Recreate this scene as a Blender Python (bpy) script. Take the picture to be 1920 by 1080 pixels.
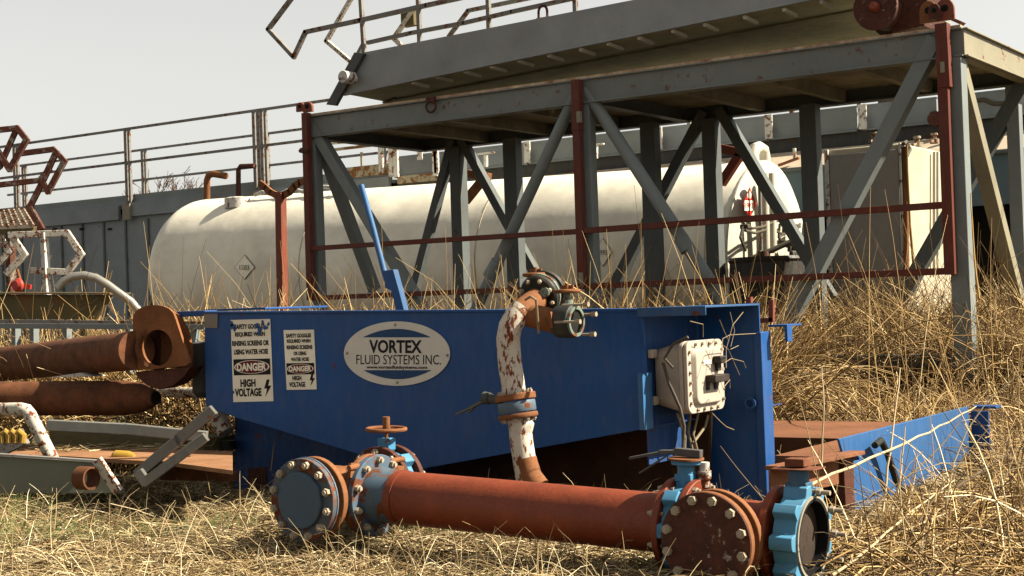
import bpy, math, random
import numpy as np
from mathutils import Vector, Matrix
random.seed(7); rng = np.random.default_rng(7)
for _o in list(bpy.data.objects): bpy.data.objects.remove(_o)
S = bpy.context.scene; COL = S.collection

# ------------------------------------------------------------------ camera
# world: X runs along the long skids (towards the right, nearer), Y recedes, Z is up
F = 2750.0; H = 1.0
_u = np.array([4060., -180., -2750.]); _u /= np.linalg.norm(_u)
_v = np.array([1862., -27., 2750.]); _v -= _u * (_u @ _v); _v /= np.linalg.norm(_v)
_w = np.cross(_v, _u); _w = -_w if _w[1] > 0 else _w
R = np.array([_u, _v, _w]); C0 = np.array([0., 0., H])
cam = bpy.data.cameras.new("camera"); cam_o = bpy.data.objects.new("camera", cam); COL.objects.link(cam_o)
cam.sensor_width = 36; cam.lens = F / 1920 * 36; cam.clip_start = .05; cam.clip_end = 2000
M = Matrix.Identity(4)
for i in range(3):
    M[i][0] = R[i][0]; M[i][1] = -R[i][1]; M[i][2] = -R[i][2]; M[i][3] = C0[i]
cam_o.matrix_world = M; S.camera = cam_o

# ------------------------------------------------------------------ light
EL = 41.0; AZ = (0.867, 0.498)
W = bpy.data.worlds.new("World"); S.world = W; W.use_nodes = True
nt = W.node_tree; nt.nodes.clear()
sky = nt.nodes.new("ShaderNodeTexSky"); sky.sky_type = 'NISHITA'; sky.sun_disc = False
sky.sun_elevation = math.radians(EL); sky.sun_rotation = math.atan2(AZ[0], AZ[1])
sky.air_density = 1.0; sky.dust_density = 1.5; sky.ozone_density = 1.0
hs = nt.nodes.new("ShaderNodeHueSaturation"); hs.inputs['Saturation'].default_value = 0.12
bg = nt.nodes.new("ShaderNodeBackground"); bg.inputs['Strength'].default_value = 0.05
wo = nt.nodes.new("ShaderNodeOutputWorld")
wm = nt.nodes.new('ShaderNodeMix'); wm.data_type = 'RGBA'; wm.blend_type = 'MULTIPLY'; wm.inputs[0].default_value = 1; wm.inputs[7].default_value = (1, .975, .915, 1)   # dusty warm haze
nt.links.new(sky.outputs[0], hs.inputs['Color']); nt.links.new(hs.outputs[0], wm.inputs[6]); nt.links.new(wm.outputs[2], bg.inputs[0]); nt.links.new(bg.outputs[0], wo.inputs[0])
sl = bpy.data.lights.new("sun", 'SUN'); sl.energy = 5.0; sl.angle = math.radians(.5); sl.color = (1, .90, .72)
so = bpy.data.objects.new("sun", sl); COL.objects.link(so)
ce = math.cos(math.radians(EL))
SUN = Vector((AZ[0] * ce, AZ[1] * ce, math.sin(math.radians(EL)))).normalized()
so.rotation_euler = SUN.to_track_quat('Z', 'Y').to_euler()
vs = S.view_settings; vs.view_transform = 'Standard'; vs.look = 'None'; vs.gamma = 1; vs.use_curve_mapping = False
vs.exposure = 1.8
S.cycles.max_bounces = 6

# ------------------------------------------------------------------ places: a point of the photo on a plane of the yard
def ray(x, y): return R @ np.array([x - 960., y - 540., F])
def V(x, y, b): r = ray(x, y); return Vector(C0 + r * (b - C0[1]) / r[1])
def U(x, y, a): r = ray(x, y); return Vector(C0 + r * (a - C0[0]) / r[0])
def Zp(x, y, z): r = ray(x, y); return Vector(C0 + r * (z - C0[2]) / r[2])
def D(x, y, d): return Vector(C0 + ray(x, y) * d / F)
def depth(p): return float((R.T @ (np.array(p) - C0))[2])
def vec(*a): return Vector(a)

# ------------------------------------------------------------------ mesh builder
class MB:
    def __init__(s): s.v = []; s.f = []
    def add(s, vs, fs):
        n = len(s.v); s.v += [Vector(p) for p in vs]; s.f += [tuple(i + n for i in f) for f in fs]; return s
    def box(s, a, b):
        x0, x1 = sorted((a[0], b[0])); y0, y1 = sorted((a[1], b[1])); z0, z1 = sorted((a[2], b[2]))
        return s.add([(x0,y0,z0),(x1,y0,z0),(x1,y1,z0),(x0,y1,z0),(x0,y0,z1),(x1,y0,z1),(x1,y1,z1),(x0,y1,z1)],
                     [(3,2,1,0),(4,5,6,7),(0,1,5,4),(1,2,6,5),(2,3,7,6),(3,0,4,7)])
    def prism(s, pts, t):
        pts = [Vector(p) for p in pts]; t = Vector(t); n = len(pts)
        nrm = Vector((0,0,0))
        for i in range(n): nrm += pts[i].cross(pts[(i+1) % n])
        if nrm.dot(t) > 0: pts = pts[::-1]
        return s.add(pts + [p + t for p in pts], [tuple(range(n)), tuple(range(2*n-1, n-1, -1))] + [((i+1) % n, i, n+i, n+(i+1) % n) for i in range(n)])
    def frame(s, p, q, up=(0,0,1)):
        d = (Vector(q) - Vector(p)).normalized(); up = Vector(up)
        if abs(d.dot(up)) > .98: up = Vector((1,0,0))
        a = d.cross(up).normalized(); return d, a, a.cross(d).normalized()
    def bar(s, p, q, w, h=None, up=(0,0,1)):
        h = h or w; p = Vector(p); q = Vector(q); d, a, b = s.frame(p, q, up); a = a * w/2; b = b * h/2
        return s.add([p-a-b, p+a-b, p+a+b, p-a+b, q-a-b, q+a-b, q+a+b, q-a+b],
                     [(0,1,2,3),(7,6,5,4),(1,0,4,5),(2,1,5,6),(3,2,6,7),(0,3,7,4)])
    def bars(s, pts, w, h=None):
        for a, b in zip(pts, pts[1:]):
            e = (Vector(b) - Vector(a)).normalized() * w * .32
            s.bar(Vector(a) - e, Vector(b) + e, w, h)
        return s
    def tube(s, path, r, n=14, cap=True, closed=False):
        path = [Vector(p) for p in path]; m = len(path); rs = r if hasattr(r, '__len__') else [r]*m
        base = len(s.v); prev = None; vs_ = []
        for i, p in enumerate(path):
            if closed: t = path[(i+1) % m] - path[i-1]
            else: t = path[min(i+1, m-1)] - path[max(i-1, 0)]
            t.normalize()
            if prev is None:
                a = t.cross(Vector((0,0,1)) if abs(t.z) < .9 else Vector((1,0,0))).normalized()
            else:
                a = (prev - t * prev.dot(t)).normalized()
            prev = a; b = t.cross(a)
            k = 1.0
            if 0 < i < m-1 and not closed:
                c = (path[i]-path[i-1]).normalized().dot((path[i+1]-path[i]).normalized()); k = 1.0
            for j in range(n):
                an = 2*math.pi*j/n; vs_.append(p + (a*math.cos(an) + b*math.sin(an)) * rs[i] * k)
        fs = []
        for i in range(m if closed else m-1):
            i2 = (i+1) % m
            for j in range(n):
                fs.append((i*n+j, i*n+(j+1) % n, i2*n+(j+1) % n, i2*n+j))
        if cap and not closed: fs += [tuple(range(n-1, -1, -1)), tuple(range((m-1)*n, m*n))]
        return s.add(vs_, fs)
    def cyl(s, p, q, r, n=24, r2=None): return s.tube([p, q], [r, r2 if r2 is not None else r], n)
    def ring(s, p, q, ro, ri, n=32):           # washer from p to q
        p = Vector(p); q = Vector(q); d, a, b = s.frame(p, q); vs_ = []
        for c in (p, q):
            for r in (ro, ri):
                for j in range(n):
                    an = 2*math.pi*j/n; vs_.append(c + (a*math.cos(an) + b*math.sin(an)) * r)
        fs = []
        for j in range(n):
            k = (j+1) % n
            fs += [(j, k, n+k, n+j)[::-1], (2*n+j, 2*n+k, 3*n+k, 3*n+j), (j, 2*n+j, 2*n+k, k)[::-1], (n+j, 3*n+j, 3*n+k, n+k)]
        return s.add(vs_, fs)
    def lathe(s, p, axis, prof, n=32, up=(0,0,1)):   # prof: (distance along axis, radius)
        p = Vector(p); d, a, b = s.frame(p, p + Vector(axis), up); vs_ = []; m = len(prof)
        for t, r in prof:
            for j in range(n):
                an = 2*math.pi*j/n; vs_.append(p + d*t + (a*math.cos(an) + b*math.sin(an)) * max(r, 1e-4))
        fs = [(i*n+j, i*n+(j+1) % n, (i+1)*n+(j+1) % n, (i+1)*n+j) for i in range(m-1) for j in range(n)]
        fs += [tuple(range(n-1, -1, -1)), tuple(range((m-1)*n, m*n))]
        return s.add(vs_, fs)

def wloc(o):
    l = Vector((0,0,0))
    while o: l += o.location; o = o.parent
    return l
def link(name, me, parent=None):
    o = bpy.data.objects.new(name, me); COL.objects.link(o); o.parent = parent; return o
def obj(name, mb, mat, parent=None, bevel=0.0, smooth=35, label=None):
    off = wloc(parent)
    me = bpy.data.meshes.new(name); me.from_pydata([tuple(p - off) for p in mb.v], [], mb.f); me.update()
    me.materials.append(mat)
    if smooth:
        me.polygons.foreach_set('use_smooth', [True]*len(me.polygons)); me.set_sharp_from_angle(angle=math.radians(smooth))
    o = link(name, me, parent)
    if bevel:
        b = o.modifiers.new('bevel', 'BEVEL'); b.width = bevel; b.segments = 2; b.limit_method = 'ANGLE'; b.angle_limit = math.radians(40)
    if label: o['label'] = label
    return o
def tag(o, label, cat, group=None):
    o['label'] = label; o['category'] = cat
    if group: o['group'] = group
    return o
def thing(name, loc, label, cat, group=None):
    o = bpy.data.objects.new(name, None); COL.objects.link(o); o.location = loc; o.empty_display_size = .1
    return tag(o, label, cat, group)

# ------------------------------------------------------------------ materials
def newmat(name):
    m = bpy.data.materials.new(name); m.use_nodes = True; t = m.node_tree
    return m, t, t.nodes['Principled BSDF']
def nd(t, k, **kw):
    n = t.nodes.new('ShaderNode' + k)
    for a, b in kw.items(): setattr(n, a, b)
    return n
def noise(t, sc, det=6, rough=.6, stretch=None, dist=0.0):
    tc = nd(t, 'TexCoord'); n = nd(t, 'TexNoise'); n.inputs['Scale'].default_value = sc; n.inputs['Detail'].default_value = det; n.inputs['Roughness'].default_value = rough
    n.inputs['Distortion'].default_value = dist
    if stretch:
        mp = nd(t, 'Mapping'); mp.inputs['Scale'].default_value = stretch; t.links.new(tc.outputs['Object'], mp.inputs[0]); t.links.new(mp.outputs[0], n.inputs[0])
    else: t.links.new(tc.outputs['Object'], n.inputs[0])
    return n
def ramp(t, src, stops):
    r = nd(t, 'ValToRGB'); e = r.color_ramp.elements
    while len(e) < len(stops): e.new(.5)
    for k, (p, c) in enumerate(stops):
        e[k].position = p; e[k].color = (c, c, c, 1) if not hasattr(c, '__len__') else (*c, 1)
    t.links.new(src, r.inputs[0]); return r
def mix(t, fac, a, b, mode='MIX'):
    m = nd(t, 'Mix', data_type='RGBA', blend_type=mode)
    for s, x in ((0, fac), (6, a), (7, b)):
        if hasattr(x, 'is_linked') or isinstance(x, bpy.types.NodeSocket): t.links.new(x, m.inputs[s])
        else: m.inputs[s].default_value = x if s == 0 else (*x, 1)
    return m.outputs[2]
def bump(t, bs, h, st=.3, d=.01):
    b = nd(t, 'Bump'); b.inputs['Strength'].default_value = st; b.inputs['Distance'].default_value = d
    t.links.new(h, b.inputs['Height']); t.links.new(b.outputs[0], bs.inputs['Normal'])
RUST = (.16, .052, .018)
AK = .52                                     # darkens every paint colour to deepen the faces in shade
def paint(name, col, rust=.3, sc=6, rough=.5, rcol=RUST, dirt=.25, streak=(3,3,.8), spec=.16, edge=.05, chip=None):
    col = tuple(x*AK for x in col); rcol = tuple(x*.62 for x in rcol)
    """painted steel: colour drift, dust streaks, chips of rust; rust = share of the surface"""
    m, t, b = newmat(name)
    n1 = noise(t, 1.7, 4); d1 = ramp(t, n1.outputs[0], [(.3, 0.0), (.75, 1.0)])
    c2 = tuple(min(1, x*.62 + .015) for x in col)
    c = mix(t, d1.outputs[0], col, c2) if dirt else mix(t, 0.0, col, col)
    n3 = noise(t, 9, 5, .65, streak); d3 = ramp(t, n3.outputs[0], [(.45, 0.0), (.75, dirt)])
    c = mix(t, d3.outputs[0], c, tuple(x*.4 + y*.6 for x, y in zip(col, (.2, .15, .09))))
    n2 = noise(t, sc, 9, .72, chip); p = 0.72 - rust*.42
    r = ramp(t, n2.outputs[0], [(p - edge*.5, 0.0), (p + edge*.5, 1.0)])
    n4 = noise(t, 30, 3); rc = mix(t, n4.outputs[0], tuple(x*.45 for x in rcol), tuple(min(1, x*1.5) for x in rcol))
    c = mix(t, r.outputs[0], c, rc); t.links.new(c, b.inputs['Base Color'])
    rr = nd(t, 'Mapping' if 0 else 'MapRange'); t.links.new(r.outputs[0], rr.inputs[0]); rr.inputs[3].default_value = rough; rr.inputs[4].default_value = .9
    t.links.new(rr.outputs[0], b.inputs['Roughness']); b.inputs['Specular IOR Level'].default_value = spec
    n5 = noise(t, 40, 4); h = mix(t, r.outputs[0], (.5,.5,.5), n5.outputs[0]); n6 = noise(t, 2.6, 3); h = mix(t, .5, h, mix(t, 1.0, n6.outputs[0], (5.,5.,5.), 'MULTIPLY')); bump(t, b, h, .35, .006)
    return m
def rusty(name, c1, c2, sc=8, rough=.85, c3=None, cut=.66, spec=.2):
    c1 = tuple(x*.6 for x in c1); c2 = tuple(x*.6 for x in c2); c3 = c3 and tuple(x*.6 for x in c3)
    m, t, b = newmat(name)
    n = noise(t, sc, 9, .7); r = ramp(t, n.outputs[0], [(.32, c1), (.68, c2)]); c = r.outputs[0]
    nf = noise(t, 60, 5, .7); c = mix(t, .35, c, nf.outputs[0], 'OVERLAY')
    if c3:
        n2 = noise(t, sc*.7, 8, .7); r2 = ramp(t, n2.outputs[0], [(cut-.03, 0.0), (cut+.03, 1.0)]); c = mix(t, r2.outputs[0], c, c3)
    t.links.new(c, b.inputs['Base Color']); b.inputs['Roughness'].default_value = rough; b.inputs['Specular IOR Level'].default_value = spec
    bump(t, b, nf.outputs[0], .4, .004); return m
def flat(name, col, rough=.6, metal=0, var=.12):
    col = tuple(x*.6 for x in col)
    m, t, b = newmat(name); n = noise(t, 14, 6); c = mix(t, n.outputs[0], tuple(x*(1-var) for x in col), tuple(min(1, x*(1+var)) for x in col))
    t.links.new(c, b.inputs['Base Color']); b.inputs['Roughness'].default_value = rough; b.inputs['Metallic'].default_value = metal; b.inputs['Specular IOR Level'].default_value = .15; return m

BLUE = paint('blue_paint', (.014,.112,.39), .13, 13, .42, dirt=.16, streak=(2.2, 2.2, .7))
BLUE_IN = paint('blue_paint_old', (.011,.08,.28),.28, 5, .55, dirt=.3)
LBLUE = paint('light_blue_valve', (.08,.34,.60), .18, 14, .5)
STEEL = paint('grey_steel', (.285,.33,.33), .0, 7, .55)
STEELD = paint('grey_steel_dark', (.14,.165,.168), .08, 6, .6)  # also the tower's rear members, coloured darker for the shade under the deck
CREAM_SUNLIT = paint('cream_sunlit_steel', (.38,.345,.24), .22, 8, .55)  # cream fittings; on the tower's right end, sunlight on grey steel painted in
MUD = paint('mud_tank_grey', (.33,.38,.40), .06, 3, .55)
RED = paint('red_oxide', (.17,.034,.018), .15, 8, .6, dirt=.2)
REDB = paint('red_bright', (.28, .06, .03), .25, 10, .6)
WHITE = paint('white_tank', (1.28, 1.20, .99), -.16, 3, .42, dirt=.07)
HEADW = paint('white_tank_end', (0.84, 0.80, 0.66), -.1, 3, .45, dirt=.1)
WRAIL = paint('white_rail', (0.90, 0.88, 0.81), .4, 12, .6)
TUBED = paint('dark_tube', (.17,.165,.15), .22, 16, .6)
GRAIL = paint('grey_rail', (.30, .29, .27), .38, 12, .6)
CHIPR = paint('riser_white', (.92,.84,.70), .42, 34, .65, rcol=(.20,.05,.02), edge=.03, chip=(1, 1, .42))
CHIPW = paint('chipped_white', (.85,.80,.68), .42, 30, .65,rcol=(.17, .045, .018), edge=.03)
RUSTM = rusty('rust', (.07, .026, .012), (.20, .075, .03))
RUSTR = rusty('rust_red', (.17,.032,.010), (.29,.055,.017), 4, .55, (.36,.035,.018), .68, .3)
RUSTD = rusty('rust_dark', (.05,.018,.011), (.12,.036,.018), 24, .7, (.42,.36,.30), .64)
RUSTO = rusty('rust_orange', (.16, .06, .022), (.32, .13, .05), 5)
OLIVE = rusty('olive_rust', (.10, .085, .04), (.16, .13, .06), 4, .8, (.22, .09, .03), .60)
UNDER = rusty('underside', (.16,.15,.11), (.42,.38,.28), 1.6, .9, (.80,.74,.60), .64)
SIGN = paint('sign_plate', (1.45, 1.36, 1.10), .02, 20, .55, dirt=.12)
ALU = flat('nameplate_metal', (.80,.76,.68), .45, .1)
BLACK = flat('black_lettering', (.012, .012, .013), .6)
DRED = flat('danger_red', (.16, .012, .014), .5)
REDS = flat('placard_red', (.5, .03, .02), .5)
NAVY = flat('nameplate_blue', (.02, .07, .18), .4)
BOXW = paint('enclosure_white', (0.70, 0.60, 0.50), .1, 14, .5)
BOLT = paint('pale_bolt', (.55, .46, .34), .35, 30, .6, rcol=(.28, .12, .05))
DARK = flat('dark_hole', (.012, .011, .010), .9)
CABLE = flat('cable_dark', (.10, .085, .06), .7)
RUBBER = flat('grey_rubber', (.09, .095, .09), .7)
SILVER = flat('silver_pipe', (.45, .43, .38), .35, .6)
YEL = paint('yellow_paint', (.55, .33, .04), .2, 12)
SHEDR = rusty('weathered_roof', (.40, .31, .22), (.58, .48, .36), 4, .9, (.26, .17, .11), .66)
SHEDW = flat('shed_bluegrey', (.10, .15, .18), .6)
CAB = flat('cabinet_grey', (.34,.325,.30), .6)
CABC = paint('cabinet_cream', (0.78, 0.70, 0.52), .0, 5, .5, dirt=.2)
MINT = paint('mint_valve', (.24,.32,.27), .42, 16, .5)

# ------------------------------------------------------------------ shared builders
def text_me(body, bold=0.0):
    cu = bpy.data.curves.new('lettering', 'FONT'); cu.body = body; cu.align_x = 'LEFT'; cu.resolution_u = 3; cu.offset = bold; cu.fill_mode = 'FRONT'
    o = bpy.data.objects.new('lettering', cu); COL.objects.link(o)
    bpy.context.view_layer.update()
    me = bpy.data.meshes.new_from_object(o.evaluated_get(bpy.context.evaluated_depsgraph_get()))
    bpy.data.objects.remove(o); bpy.data.curves.remove(cu)
    co = np.array([v.co[:2] for v in me.vertices]); fs = [tuple(p.vertices) for p in me.polygons]; bpy.data.meshes.remove(me)
    mn, mx = co.min(0), co.max(0); return (co - mn) / (mx - mn), fs
def quad_map(q, st):                       # q: four 3D corners top-left, top-right, bottom-right, bottom-left
    a, b, c, d = [Vector(p) for p in q]; s, t = st
    return (a*(1-s) + b*s)*t + (d*(1-s) + c*s)*(1-t)
def put_text(mb, body, q, bold=.012):
    co, fs = text_me(body, bold); mb.add([quad_map(q, c) for c in co], fs)
def px_quad(x0, y0, x1, y1, fn, sk=0.0, rot=0.0):
    return [fn(x0, y0), fn(x1, y0 + sk), fn(x1 + rot, y1 + sk), fn(x0 + rot, y1)]
_bolt = {}
def bolt_mesh(r, L):
    k = (round(r, 4), round(L, 4))
    if k not in _bolt:
        mb = MB(); mb.cyl((0,0,-L*.5), (0,0,L*.35), r*.55, 10); mb.cyl((0,0,0), (0,0,r*1.1), r, 6)
        me = bpy.data.meshes.new('bolt'); me.from_pydata([tuple(p) for p in mb.v], [], mb.f); me.materials.append(BOLT); _bolt[k] = me
    return _bolt[k]
def bolt_circle(parent, center, axis, R_, n, r=.012, L=.05, ph=.5):
    d, a, b = MB().frame(Vector(center), Vector(center) + Vector(axis))
    for k in range(n):
        an = 2*math.pi*(k + ph)/n
        o = link('bolt', bolt_mesh(r, L), parent)
        o.location = Vector(center) + (a*math.cos(an) + b*math.sin(an))*R_ - wloc(parent)
        o.rotation_mode = 'QUATERNION'; o.rotation_quaternion = d.to_track_quat('Z', 'Y') @ Matrix.Rotation(k*1.3, 3, 'Z').to_quaternion()
def arc(c, a, b, r, t0, t1, n=8):
    return [Vector(c) + (Vector(a)*math.cos(t0+(t1-t0)*i/n) + Vector(b)*math.sin(t0+(t1-t0)*i/n))*r for i in range(n+1)]

# ------------------------------------------------------------------ ground
def hg(x, y): return 0.02*math.sin(x*1.3+.4)*math.cos(y*.9) + .012*math.sin(3.1*x+2*y)
gm, t, b = newmat('dry_soil'); n = noise(t, 2.2, 10, .7); r = ramp(t, n.outputs[0], [(.3, (.02,.015,.009)), (.55, (.06,.043,.022)), (.75, (.11,.08,.04))])
t.links.new(r.outputs[0], b.inputs['Base Color']); b.inputs['Roughness'].default_value = .95; bump(t, b, n.outputs[0], .6, .03)
mb = MB(); xs = [-900,-300,-100,-60,-40,-30] + [-24+.4*i for i in range(75)] + [8,14,30,100,300,900]; ys = [-300,-60,-20,-8] + [-4+.4*i for i in range(70)] + [26,30,40,60,100,300,900]
mb.add([(x, y, hg(x, y) if -24 < x < 6 and -4 < y < 24 else 0) for y in ys for x in xs],
       [(j*len(xs)+i, j*len(xs)+i+1, (j+1)*len(xs)+i+1, (j+1)*len(xs)+i) for j in range(len(ys)-1) for i in range(len(xs)-1)])
g = obj('ground', mb, gm, smooth=60); g['kind'] = 'structure'

# ================================================================== blue shaker skid
B = 6.0
def f6(x, y, e=0.0): return V(x, y, B - e)
skid = thing('shaker_skid', (-3.33, 6.3, 0), 'dark blue steel hopper skid with danger signs, oval plate and white switch box', 'machine skid')
pts = [(383,588),(1204,583),(1222,802),(775,882),(452,786),(386,763)]
mb = MB().prism([f6(*p) for p in pts], (0, .01, 0)); obj('front_panel', mb, BLUE, skid, .002)
# top rim with a flange, lit from above
TL, TR = f6(383,588), f6(1204,583)
mb = MB().prism([TL + vec(-.0,-.012,0), TR + vec(0,-.012,0), TR + vec(0,.07,0), TL + vec(0,.07,0)], (0,0,.012))
mb.prism([f6(1200,585), f6(1206,585), f6(1211,650), f6(1208,652)], (0,-.012,0)); obj('top_rim', mb, BLUE, skid, .002)
mb = MB().box(V(320,590,6.02) + vec(0,0,-.015), V(384,587,6.02) + vec(0,.1,.015)); obj('end_flange', mb, BLUE, skid, .003)
# hopper sides and back, sloping bottoms
bz = TL.z - .004; BK = 7.1
mb = MB()
mb.prism([(-6.2,6.01,bz),(-6.2,BK,bz),(-6.2,BK,.45),(-6.2,6.01,.49)], (.01,0,0))
mb.prism([(-6.2,BK,bz),(-3.33,BK,.955),(-3.3,BK,.4),(-4.7,BK,.18),(-6.2,BK,.49)], (0,.01,0))
lo = [f6(386,763), f6(775,882), f6(1222,802)]
for p, q in zip(lo, lo[1:]): mb.prism([p + vec(0,.011,0), q + vec(0,.011,0), q + vec(0,1.48,0), p + vec(0,1.48,0)], (0,0,.008))
mb.prism([TL + vec(.01,.3,-.10), TR + vec(-.01,.3,-.08), TR + vec(-.01,1.49,-.08), TL + vec(.01,1.49,-.10)], (0,0,.008))
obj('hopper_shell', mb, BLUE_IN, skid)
mb = MB().prism([V(383,584,6.35), V(497,580,6.35), V(497,580,6.35)+vec(.05,.5,0), V(383,584,6.35)+vec(.05,.5,0)], (0,0,.012)); obj('top_plate', mb, BLUE, skid, .002)
# lower body under the hopper
y2 = 6.28
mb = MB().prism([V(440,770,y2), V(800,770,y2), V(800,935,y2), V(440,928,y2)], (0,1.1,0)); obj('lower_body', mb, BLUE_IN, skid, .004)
mb = MB().prism([V(780,800,6.45), V(1330,760,6.45), V(1330,915,6.45), V(780,925,6.45)], (0,.02,0)); obj('inner_plate', mb, rusty('dark_rust_plate', (.03,.014,.008), (.10,.04,.016), 5, .85, (.012,.02,.04), .62), skid)
mb = MB().prism([V(466,878,y2-.004), V(500,876,y2-.004), V(500,930,y2-.004), V(466,930,y2-.004)], (0,-.004,0)); obj('lower_hatch', mb, RUSTD, skid)
mb = MB().prism([f6(383,588,.003), f6(409,588,.003), f6(408,615,.003), f6(384,615,.003)], (0,-.004,0)); obj('tag_plate', mb, paint('tag_steel', (.36,.31,.26), .2, 30), skid)
# cabinet at the right end
cu0, cu1, cv0, cv1 = -3.33, -2.995, 5.99, 6.55
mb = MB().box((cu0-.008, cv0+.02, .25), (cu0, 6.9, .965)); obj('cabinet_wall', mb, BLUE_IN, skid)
mb = MB().box((-3.315, 5.90, f6(1220,803).z), (-3.288, 5.988, f6(1213,698).z)); obj('corner_strip', mb, paint('blue_strip', (.05,.20,.46), .05, 9), skid, .002)
mb = MB().box((cu0-.02, cv0-.01, .972), (cu1, cv1, .982)).box((cu0-.02, cv0-.012, .938), (cu1, cv0-.004, .980)); obj('cabinet_roof', mb, paint('blue_roof', (.03,.13,.34), .25, 7), skid, .002)
mb = MB().box((cu0+.004, cv1, .0), (cu1, cv1+.01, .985)); obj('wing_panel', mb, BLUE, skid)
mb = MB().box((cu1-.03, cv1-.012, 0), (cu1+.012, cv1+.10, U(1430,622,cu1).z)); obj('corner_post', mb, BLUE, skid, .004)
mb = MB().ring((cu1-.05, cv1-.02, .50), (cu1-.05, cv1-.035, .50), .03, .018, 20); obj('lifting_eye', mb, BLUE, skid)
mb = MB().box((cu1, cv1+.10, .865), (cu1+.10, cv1+.28, .875)).box((cu1+.085, cv1+.10, .79), (cu1+.10, cv1+.16, .866)); obj('bracket', mb, BLUE, skid, .002)
mb = MB().bars([V(1405,620,7.2), V(1405,560,7.2)], .03).bars([V(1412,602,7.2), V(1447,600,7.2), V(1447,565,7.2)], .025); obj('rear_bracket', mb, REDB, skid)
# deck and blue side beam at right
su = -2.56; e0, e1 = 6.6, 8.42
za = U(1580,830,su).z; zb = U(1815,762,su).z
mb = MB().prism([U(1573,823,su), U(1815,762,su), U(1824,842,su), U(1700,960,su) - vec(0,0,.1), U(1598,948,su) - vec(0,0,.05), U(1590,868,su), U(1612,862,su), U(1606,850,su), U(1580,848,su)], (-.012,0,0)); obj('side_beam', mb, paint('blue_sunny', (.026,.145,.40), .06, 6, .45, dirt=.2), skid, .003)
mb = MB().box((su-.012, e1+.05, zb-.02), (su+.13, e1+.16, zb-.005)).box((su+.0, e1-.0, 0), (su+.10, e1+.02, zb-.03)); obj('end_bracket', mb, BLUE, skid, .002)
mb = MB().box((-2.99, 6.66, .10), (su-.014, 8.45, .235)); obj('deck_plate', mb, rusty('deck_rust', (.15,.06,.028), (.25,.10,.045), 3, .8), skid)
mb = MB().box((-4.3, 7.55, .10), (-3.0, 8.6, .235)); obj('deck_rear_plate', mb, rusty('deck_rust_two', (.15,.06,.028), (.25,.10,.045), 3, .8), skid)
p0, p1 = U(1455,878,su+.02), U(1603,848,su+.02)
mb = MB().bar(p0, p1, .10, .018).bar(p0 - vec(.03,0,.07), p1 - vec(.03,0,.07), .012, .13); obj('rail_beam', mb, rusty('rail_rust', (.15,.06,.03), (.28,.11,.05), 6), skid, .002)
mb = MB().box(p1 + vec(-.06,-.02,-.30), p1 + vec(.0,-.14,-.02)); obj('beam_post', mb, RUSTD, skid, .003)
mb = MB().tube([U(1640,835,su+.05), U(1652,826,su+.05), U(1664,850,su+.05), U(1680,900,su+.05), U(1700,935,su+.05)], .017, 10); obj('dark_hose', mb, paint('hose_black', (.02,.025,.02), .1), skid)
# switch box
bu0 = -3.165
yc, zc, hy, hz, rr = 6.085, None, .182, .185, .05
zc = (U(1325,637,-3.12).z + U(1325,772,-3.12).z)/2; hz = (U(1325,637,-3.12).z - U(1325,772,-3.12).z)/2
yc = (U(1288,700,-3.12).y + U(1357,700,-3.12).y)/2; hy = (U(1357,700,-3.12).y - U(1288,700,-3.12).y)/2
def rrect(u, hy, hz, r, yo=0, zo=0, n=6):
    out = []
    for cy, cz, t0 in ((hy-r, hz-r, 0), (-hy+r, hz-r, math.pi/2), (-hy+r, -hz+r, math.pi), (hy-r, -hz+r, 1.5*math.pi)):
        for k in range(n+1):
            an = t0 + math.pi/2*k/n; out.append(vec(u, yc+yo+cy+r*math.cos(an), zc+zo+cz+r*math.sin(an)))
    return out
mb = MB(); L1 = rrect(-3.322, hy*.80, hz*.80, .05, .03); L2 = rrect(bu0, hy*.97, hz*.97, .05); n_ = len(L1)
mb.add(L1 + L2, [tuple(range(n_-1,-1,-1)), tuple(range(n_, 2*n_))] + [(i, (i+1) % n_, n_+(i+1) % n_, n_+i) for i in range(n_)])
sbx = obj('switch_box', mb, BOXW, skid, .004)
mb = MB().prism(rrect(bu0+.002, hy, hz, .045), (.022,0,0)); obj('box_flange', mb, BOXW, sbx, .004)
mb = MB().prism(rrect(bu0+.027, hy, hz, .045), (.02,0,0))
L1 = rrect(bu0+.048, hy*.78, hz*.80, .045); L2 = rrect(bu0+.068, hy*.70, hz*.74, .04)
mb.add(L1 + L2, [tuple(range(n_, 2*n_))] + [(i, (i+1) % n_, n_+(i+1) % n_, n_+i) for i in range(n_)]); cov = obj('box_cover', mb, BOXW, sbx, .004)
me_b = bolt_mesh(.0085, .02); q = []
for k in range(6): q += [(hy*.88, -hz*.7+hz*1.4*k/5), (-hy*.88, -hz*.7+hz*1.4*k/5)]
for k in range(4): q += [(-hy*.55+hy*1.1*k/3, hz*.9), (-hy*.55+hy*1.1*k/3, -hz*.9)]
for a_, c_ in q:
    mbk = link('cover_bolt', me_b, sbx); mbk.location = vec(bu0+.048, yc+a_, zc+c_) - wloc(sbx); mbk.rotation_euler = (0, math.pi/2, random.random())
mb = MB().box((bu0+.069, yc+.05, zc+.02), (bu0+.085, yc+.09, zc+.06)).box((bu0+.069, yc+.03, zc+.055), (bu0+.11, yc+.10, zc+.09)).box((bu0+.069, yc-.05, zc-.03), (bu0+.12, yc+.10, zc+.005))
mb.box((bu0+.069, yc-.05, zc-.065), (bu0+.08, yc-.025, zc-.028)).box((bu0+.069, yc+.03, zc-.065), (bu0+.08, yc+.055, zc-.028)); obj('switch_handle', mb, paint('handle_dark', (.035,.026,.02), .2, 30), sbx, .004)
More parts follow.
